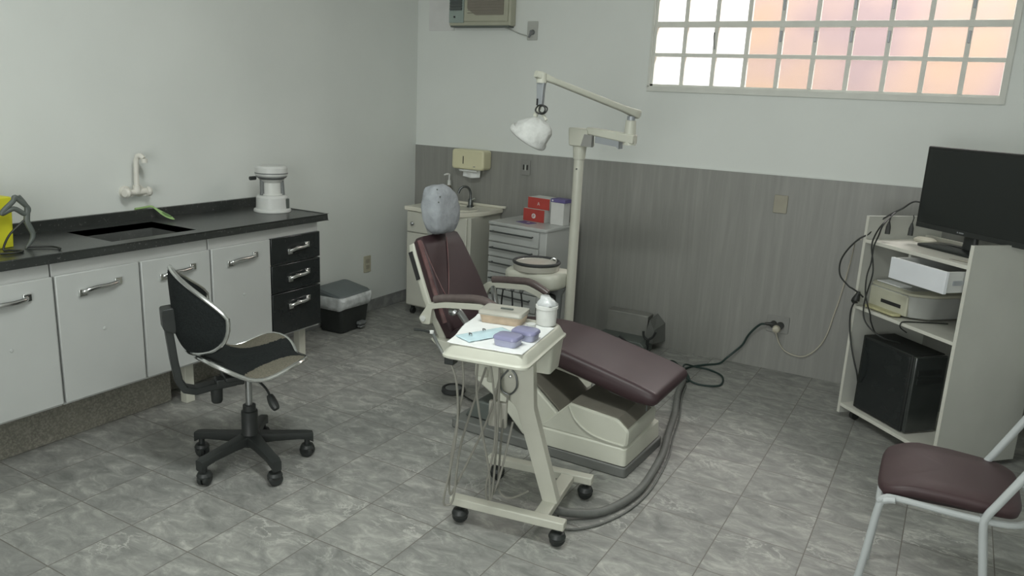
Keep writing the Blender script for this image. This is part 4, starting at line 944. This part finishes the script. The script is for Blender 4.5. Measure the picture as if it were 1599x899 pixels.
mb = MB(PM); mb.loft([prr(.116, .002), prr(.128, .0), prr(.134, .012)]); obj('scanner_lid', mb, 'printer_cream', t, ang=40)
mb = MB(PM); mb.prism(rpoly([(.02, .02), (.25, .02), (.25, .27), (.02, .27)], .01), .1345, .137, 'z'); obj('lid_inlay', mb, 'printer_grey', t)
M = PM @ frame(.03, .012, .1375, 0)
mb = MB(M); mb.box(0, .155, .0, .07, 0, .004); tag(obj('paper_stack', mb, 'paper_white'), 'white papers lying on the front edge of the printer lid', 'paper')
# tower PC
t = thing('computer_tower', 'black tower computer with glossy end face on the bottom board of the desk', 'computer', DM @ Matrix.Translation((.24, .12, .08)))
mb = MB(DM); mb.box(.075, .405, .028, .215, .0835, .468); obj('case', mb, 'pc_black', t, bevel=.004)
mb = MB(DM); mb.box(.405, .428, .030, .213, .086, .465); fp = obj('front_panel', mb, 'pc_glass', t, bevel=.006)
mb = MB(DM); mb.box(.428, .431, .05, .19, .37, .40); mb.box(.428, .431, .05, .19, .33, .36); obj('drive_bay', mb, 'black_plastic', fp, bevel=.001)
mb = MB(DM); mb.box(.09, .39, .0265, .029, .10, .455); obj('side_door', mb, 'black_lacquer', t, bevel=.001)

# desk cables
def DL(*p): return DM @ Vector(p)
cord('monitor_cable', 'black cable bundle sagging from the monitor over the left desk panel', [DL(.16, .24, 1.12), (3.384, -.48, 1.147), (3.33, -.5, 1.108), (3.282, -.5, 1.073), (3.225, -.505, 1.02), (3.205, -.55, .975), (3.165, -.56, .945), (3.12, -.55, .885), (3.092, -.54, .815), (3.10, -.54, .745), (3.145, -.55, .70), DL(.0, -.02, .69), DL(.045, -.02, .68), DL(.06, .0, .66)], .0042, 'cord_black', group=None)
cord('hanging_cable', 'black cable hanging down the left front of the desk to the tower computer', [(3.30, -.5, 1.085), DL(.133, -.02, 1.041), DL(.095, -.02, .978), DL(.085, -.02, .922), DL(.110, -.02, .849), DL(.120, -.02, .787), DL(.098, -.02, .668), DL(.098, -.02, .60), DL(.120, -.02, .555), DL(.165, -.01, .520), DL(.21, .03, .490), DL(.24, .10, .474)], .0036, 'cord_black')
cord('hanging_cable', 'black cable crossing in front of the printer, the one nearer the drawer', [(3.305, -.5, 1.088), DL(.141, -.02, 1.042), DL(.12, -.02, .983), DL(.102, -.022, .926), DL(.11, -.03, .848), DL(.124, -.055, .787), DL(.137, -.06, .709), DL(.155, -.055, .655), DL(.158, -.03, .60), DL(.155, -.015, .56), DL(.16, .02, .50), DL(.18, .06, .474)], .0036, 'cord_black')
cord('power_cable', 'black cable running down along the left edge of the desk beside the tower', [DL(.040, -.02, .65), DL(.016, -.02, .60), DL(.012, -.02, .55), DL(.025, -.02, .48), DL(.055, -.02, .40), DL(.085, -.015, .33), DL(.10, .0, .27), DL(.095, .018, .22)], .0042, 'cord_black')
mb = MB(); a = DL(.035, -.022, .64); mb.rod(a, a+Vector((.01, 0, .045)), .020, .008, n=12); mb.rod(a-Vector((.015, 0, .012)), a, .010, .02, n=12)
tag(obj('black_adapter', mb, 'cord_black'), 'small black plug adapter at the left edge of the desk, level with the middle shelf', 'plug')
for (p, lab) in (((.085, .06, .985), 'black plug hanging from the cable bundle, nearer the left desk panel'), ((.130, .155, .985), 'black plug hanging from the cable bundle, nearer the monitor')):
    mb = MB(); a = DL(*p); mb.loft([[a+Vector((x, y, z)) for x, y in rrect(-w, w, -.007, .007, .004, 2)] for z, w in ((0, .012), (.035, .011), (.062, .004))]); mb.tube([a+Vector((0, 0, .06)), a+Vector((.004, 0, .085)), a+Vector((0, 0, .10))], .003, n=6, sm=3)
    tag(obj('hanging_plug', mb, 'cord_black', bevel=.002), lab, 'plug', 'plugs hanging at the desk')
cord('printer_cable', 'short dark cable from the printer over the shelf edge', [DL(.40, .20, .615), DL(.36, .10, .613), DL(.335, .02, .612), DL(.335, -.006, .608), DL(.335, -.006, .585), DL(.34, .03, .56)], .003, 'cord_black')

# dark green-grey flared block behind the desk
mb = MB(); mb.loft([[(x, y, z) for x, y in rrect(4.20-a, 4.20+a, -.62-a, -.62+a, .05, 5)] for z, a in ((.0, .15), (.42, .18), (.44, .17))])
tag(obj('dark_block', mb, 'dark_grey_paint'), 'dark green-grey block just visible past the right side of the desk', 'bin')

# ------------------------------------------------------------------ visitor chair
VM = frame(3.665, -2.10, 0, 1)
t = thing('visitor_chair', 'white tubular chair with burgundy vinyl seat at the right edge of the photo', 'chair', VM)
def seat_out(k=1., dx=0):
    o_ = []
    for i in range(48):
        a = 2*PI*i/48; se = lambda c_, e: math.copysign(abs(c_)**e, c_)
        x = -.188*se(math.cos(a), .34)*-1; y = .192*se(math.sin(a), .38)
        y *= 1 - .10*((x+.185)/.37)
        o_.append((x*k, y*k))
    return o_
mb = MB(VM); mb.loft([[(x, y, z + .012*(1-(x/.19)**2) - .02*max(0, -x-.10)/.09) for x, y in seat_out(k)] for z, k in ((.427, .97), (.431, 1.01), (.452, 1.03), (.460, 1.015), (.465, .97), (.467, .6), (.468, .1))]); obj('seat', mb, 'burgundy_seat', t, ang=60)
r = .0115
mb = MB(VM); mb.tube([(-.178, -.208, .414), (-.165, -.202, .422), (-.13, -.200, .428), (.05, -.205, .428), (.17, -.18, .426), (.225, -.10, .425), (.232, 0, .425), (.225, .10, .425), (.17, .18, .426), (.05, .195, .428), (-.12, .185, .424), (-.160, .178, .420), (-.176, .12, .415), (-.18, 0, .415), (-.18, -.12, .415)], .010, n=10, closed=True); obj('seat_ring', mb, 'light_grey_tube', t)
for s in (-1, 1):
    yy = -.208 if s < 0 else .165; ex = 0 if s < 0 else .024
    mb = MB(VM); mb.tube([(-.135, yy, .425), (-.160, yy, .418), (-.176+ex*.1, yy, .395), (-.19+ex*.5, yy*1.03, .25), (-.215+ex, yy*1.06, .0)], r, n=12, sm=6); obj('leg', mb, 'light_grey_tube', t)
    mb = MB(VM); mb.tube([(.150+ex, yy, .0), (.125+ex*.7, yy, .22), (.098+ex*.3, yy, .40), (.100, yy, .445), (.125, yy, .50), (.20, yy, .66), (.27, yy, .82), (.29, s*.17, .87), (.295, s*.09, .88), (.295, 0, .882)], r, n=12, sm=6); obj('back_post', mb, 'light_grey_tube', t)
for y in (-.10, -.05, 0, .05, .10):
    mb = MB(VM); mb.tube([(.218, y*1.2, .425), (.225, y, .55), (.262, y, .72), (.292, y, .878)], .0065, n=8, sm=4); obj('back_spindle', mb, 'light_grey_tube', t)
mb = MB(VM); mb.tube([(.262, -.203, .66+.12), (.262, 0, .785), (.262, .203, .78)], .008, n=8, sm=3); obj('back_rail', mb, 'light_grey_tube', t)

# ------------------------------------------------------------------ swivel chair
ang = 61
OM = frame(1.145, -2.655, 0, ang)          # +x is the facing direction, -y its right hand
t = thing('swivel_chair', 'black swivel chair with chrome-edged winged seat and back in front of the cabinets', 'chair', OM)
R5 = .232
for k in range(5):
    aw = math.radians(-163 + 72*k - ang)
    c_, s_ = math.cos(aw), math.sin(aw)
    mb = MB(OM); u = Vector((c_, s_, 0)); w = Vector((-s_, c_, 0)); rings = []
    for d, z, hw, hh in ((.02, .118, .030, .022), (.10, .112, .024, .018), (.19, .104, .021, .016), (.232, .098, .023, .016), (.256, .088, .018, .022)):
        rings.append([u*d + w*a + Vector((0, 0, z+b_)) for a, b_ in rrect(-hw, hw, -hh, hh, .006, 2)])
    mb.loft(rings); lg = obj('leg', mb, 'black_plastic', t, ang=40)
    p = u*R5; wd = Vector((math.cos(aw+1.0+k), math.sin(aw+1.0+k), 0))
    mb = MB(OM)
    for s in (-1, 1):
        mb.lathe([(.020, 0), (.0275, .002), (.0275, .016), (.021, .021)], p + wd*(.002*s) + Vector((0, 0, .028)), ax=tuple(wd*s), n=20)
    mb.rod(p+Vector((0, 0, .045)), p+Vector((0, 0, .088)), .012, n=12)
    q = p+Vector((0, 0, .036)); mb.lathe([(.027, -.004), (.031, .006), (.025, .018), (.0, .022)], q, n=16, caps=False)
    obj('caster', mb, 'black_plastic', lg)
mb = MB(OM); mb.lathe([(.036, .085), (.042, .10), (.040, .135), (.034, .150), (.033, .238), (.026, .240), (.026, .264), (.016, .266)], (0, 0, 0), n=24); obj('column_sleeve', mb, 'black_plastic', t, ang=40)
mb = MB(OM); mb.rod((0, 0, .262), (0, 0, .395), .0135, n=20); obj('gas_piston', mb, 'brushed_steel', t)
mb = MB(OM); mb.box(-.10, .085, -.06, .06, .392, .415); mb.box(-.13, -.02, -.028, .028, .365, .400); obj('mechanism', mb, 'black_plastic', t, bevel=.006)
mb = MB(OM); mb.tube([(.02, -.05, .392), (.045, -.11, .365), (.055, -.14, .335)], .005, n=8, sm=4); lv = obj('height_lever', mb, 'black_plastic', t)
mb = MB(OM); mb.tube([(.052, -.132, .345), (.060, -.155, .318), (.068, -.175, .298)], lambda q: .008+.010*math.sin(PI*min(.999, .15+q*.7)), n=10, sm=4); obj('paddle', mb, 'black_plastic', lv)
mb = MB(OM); mb.lathe([(.0, 0), (.018, .004), (.022, .012), (.024, .07), (.024, .078)], (-.125, -.0, .292), n=20, caps=False); obj('adjuster_knob', mb, 'black_plastic', t)
# L bracket (flat bar)
mb = MB(OM)
path = [(-.05, .378), (-.15, .370), (-.205, .362), (-.245, .375), (-.265, .41), (-.278, .50), (-.290, .62), (-.296, .70)]
sm_ = []
for i in range(len(path)-1):
    for k in range(4):
        f_ = k/4; sm_.append((path[i][0]*(1-f_)+path[i+1][0]*f_, path[i][1]*(1-f_)+path[i+1][1]*f_))
sm_.append(path[-1]); rings = []
for i, p in enumerate(sm_):
    a = Vector(sm_[max(0, i-1)]); b_ = Vector(sm_[min(len(sm_)-1, i+1)]); d = (b_-a).normalized(); nn = Vector((-d.y, d.x))
    rings.append([(p[0]+nn.x*e, y, p[1]+nn.y*e) for y, e in ((-.027, -.014), (.027, -.014), (.027, .014), (-.027, .014))])
mb.loft(rings); obj('back_bracket', mb, 'black_plastic', t, bevel=.004)
mb = MB(OM); mb.prism(rpoly([(-.312, .63), (-.268, .61), (-.258, .69), (-.270, .715), (-.315, .71)], .01), -.034, .034, 'y'); obj('bracket_cover', mb, 'black_plastic', t, bevel=.006)
# winged seat and back
def winged(surf, outline, n_r=36, n_a=168, th=.030, matf=None):
    """surf(a,b)->point & normal; outline(theta)->(a,b)"""
    vs = []; fs = []; mi = []
    def lay(off, sgn):
        base_ = len(vs)
        for j in range(n_r+1):
            k = j/n_r
            for i in range(n_a):
                a, b__ = outline(2*PI*i/n_a); a *= k; b__ *= k
                p, nn = surf(a, b__)
                e = off*math.sqrt(max(0, 1-k**6))
                vs.append(Vector(p)+Vector(nn)*e)
        for j in range(n_r):
            for i in range(n_a):
                q = (i+1) % n_a
                fs.append((base_+j*n_a+i, base_+j*n_a+q, base_+(j+1)*n_a+q, base_+(j+1)*n_a+i))
                aa, bb = outline(2*PI*(i+.5)/n_a); kk = (j+.5)/n_r
                mi.append(matf(aa*kk, bb*kk) if (matf and sgn > 0) else 0)
    lay(th*.6, 1); lay(-th*.4, -1)
    return vs, fs, mi
def s_surf(a, b__):
    # seat: a forward, b to the right; wings rise, the middle of each side dips
    z = .462 + .35*b__*b__ + .55*a*a*(.4+2.2*abs(b__)/.23*.6) - .030*math.exp(-(a/.1)**2)*(abs(b__)/.23) + (1.0*a*a if a < 0 else 0)
    if a > .12: z -= 1.6*(a-.12)**2
    return (a, -b__, z), (0, 0, 1)
def s_out(th_):
    c_, s_ = math.cos(th_), math.sin(th_)
    r_ = 1/((abs(c_)/.215)**2.4 + (abs(s_)/.245)**2.4)**(1/2.4)
    r_ *= 1 + .06*math.cos(4*th_+PI)
    return r_*c_, r_*s_
vs, fs, mi = winged(s_surf, s_out, matf=lambda a, b__: 1 if (abs(b__)-.27)**2+(a-.10)**2 < .165**2 else 0)
mb = MB(OM); mb.add(vs, fs); mb.mi = mi; st = obj('seat', mb, ['black_fabric', 'beige_fabric'], t, ang=70)
mb = MB(OM); mb.tube([s_surf(*s_out(2*PI*i/56))[0] for i in range(56)], .0090, n=10, sm=1, closed=True); obj('seat_rim', mb, 'chrome', st)
def b_surf(v, b__):
    z = .70 + v
    a0 = -.262 + .55*max(0, .62-z)**1.3*1. - .06*(z-.70)
    a = a0 + 3.6*b__*b__
    return (a, -b__, z), (.97, 0, 0)
def b_out(th_):
    c_, s_ = math.cos(th_), math.sin(th_)       # c_: up
    if c_ > 0: r_ = 1/((abs(c_)/.168)**1.35 + (abs(s_)/.205)**1.35)**(1/1.35)
    else: r_ = 1/((abs(c_)/.165)**2.9 + (abs(s_)/.205)**2.9)**(1/2.9)
    return r_*c_, r_*s_
vs, fs, mi = winged(b_surf, b_out, th=.034)
mb = MB(OM); mb.add(vs, fs); bk = obj('backrest', mb, 'black_fabric', t, ang=70)
mb = MB(OM); mb.tube([b_surf(*b_out(2*PI*i/56))[0] for i in range(56)], .0090, n=10, sm=1, closed=True); obj('backrest_rim', mb, 'chrome', bk)

# ------------------------------------------------------------------ light
t = thing('overhead_fill_fixture', 'unseen white ceiling fixture added to house the overhead fill light', 'added light', (2.3, -3.2, 2.81))  # out of view, added to go with the overhead fill
mb = MB(); mb.box(1.66, 2.94, -3.34, -3.06, 2.812, 2.85); obj('housing', mb, 'white_plastic', t)
mb = MB(); mb.box(1.66, 1.69, -3.34, -3.06, 2.79, 2.812); mb.box(2.91, 2.94, -3.34, -3.06, 2.79, 2.812); obj('end_cap', mb, 'white_plastic', t)
w = bpy.data.worlds.new('World'); S.world = w; w.use_nodes = True
bg = w.node_tree.nodes['Background']; bg.inputs['Color'].default_value = (1.0, .985, .98, 1); bg.inputs['Strength'].default_value = 2.0
def area(name, loc, target, sx, sy, power, col):
    l = bpy.data.lights.new(name, 'AREA'); l.shape = 'RECTANGLE'; l.size = sx; l.size_y = sy; l.energy = power; l.color = col
    o = bpy.data.objects.new(name, l); COL.objects.link(o); o.location = loc
    o.rotation_euler = (Vector(target)-Vector(loc)).to_track_quat('-Z', 'Y').to_euler()
    return o
area('daylight_outside', (3.1, 1.60, 3.9), (1.7, -2.6, 1.0), 2.8, .9, 430, (1.0, .975, .95))
area('overhead_fill', (2.3, -3.2, 2.808), (2.3, -3.2, 0), 1.2, .25, 40, (.95, 1.0, .96))  # soft fill from above, added out of view
area('rear_fill', (3.0, -6.29, 1.4), (2.0, -1.0, 1.2), 1.4, 1.9, 42, (.95, 1.0, .97))  # unseen fill panel added behind the camera

# ------------------------------------------------------------------ camera
cam = bpy.data.cameras.new('Camera'); co = bpy.data.objects.new('Camera', cam); COL.objects.link(co); S.camera = co
yaw, pit, rol, F = -5.11614365e-01, 2.40472881e-01, 4.68948484e-02, 1211.93527
f = Vector((math.sin(yaw)*math.cos(pit), math.cos(yaw)*math.cos(pit), -math.sin(pit)))
rr_ = f.cross(Vector((0, 0, 1))).normalized(); uu = rr_.cross(f)
xr = rr_*math.cos(rol) + uu*math.sin(rol); yu = -rr_*math.sin(rol) + uu*math.cos(rol)
Mc = Matrix((xr, yu, -f)).transposed().to_4x4(); Mc.translation = (3.545, -4.75, 1.55)
co.matrix_world = Mc
cam.sensor_width = 36; cam.lens = F*36/1599; cam.clip_start = .05
S.view_settings.view_transform = 'Standard'; S.view_settings.look = 'None'; S.view_settings.exposure = 0; S.view_settings.gamma = 1
S.view_settings.use_curve_mapping = False
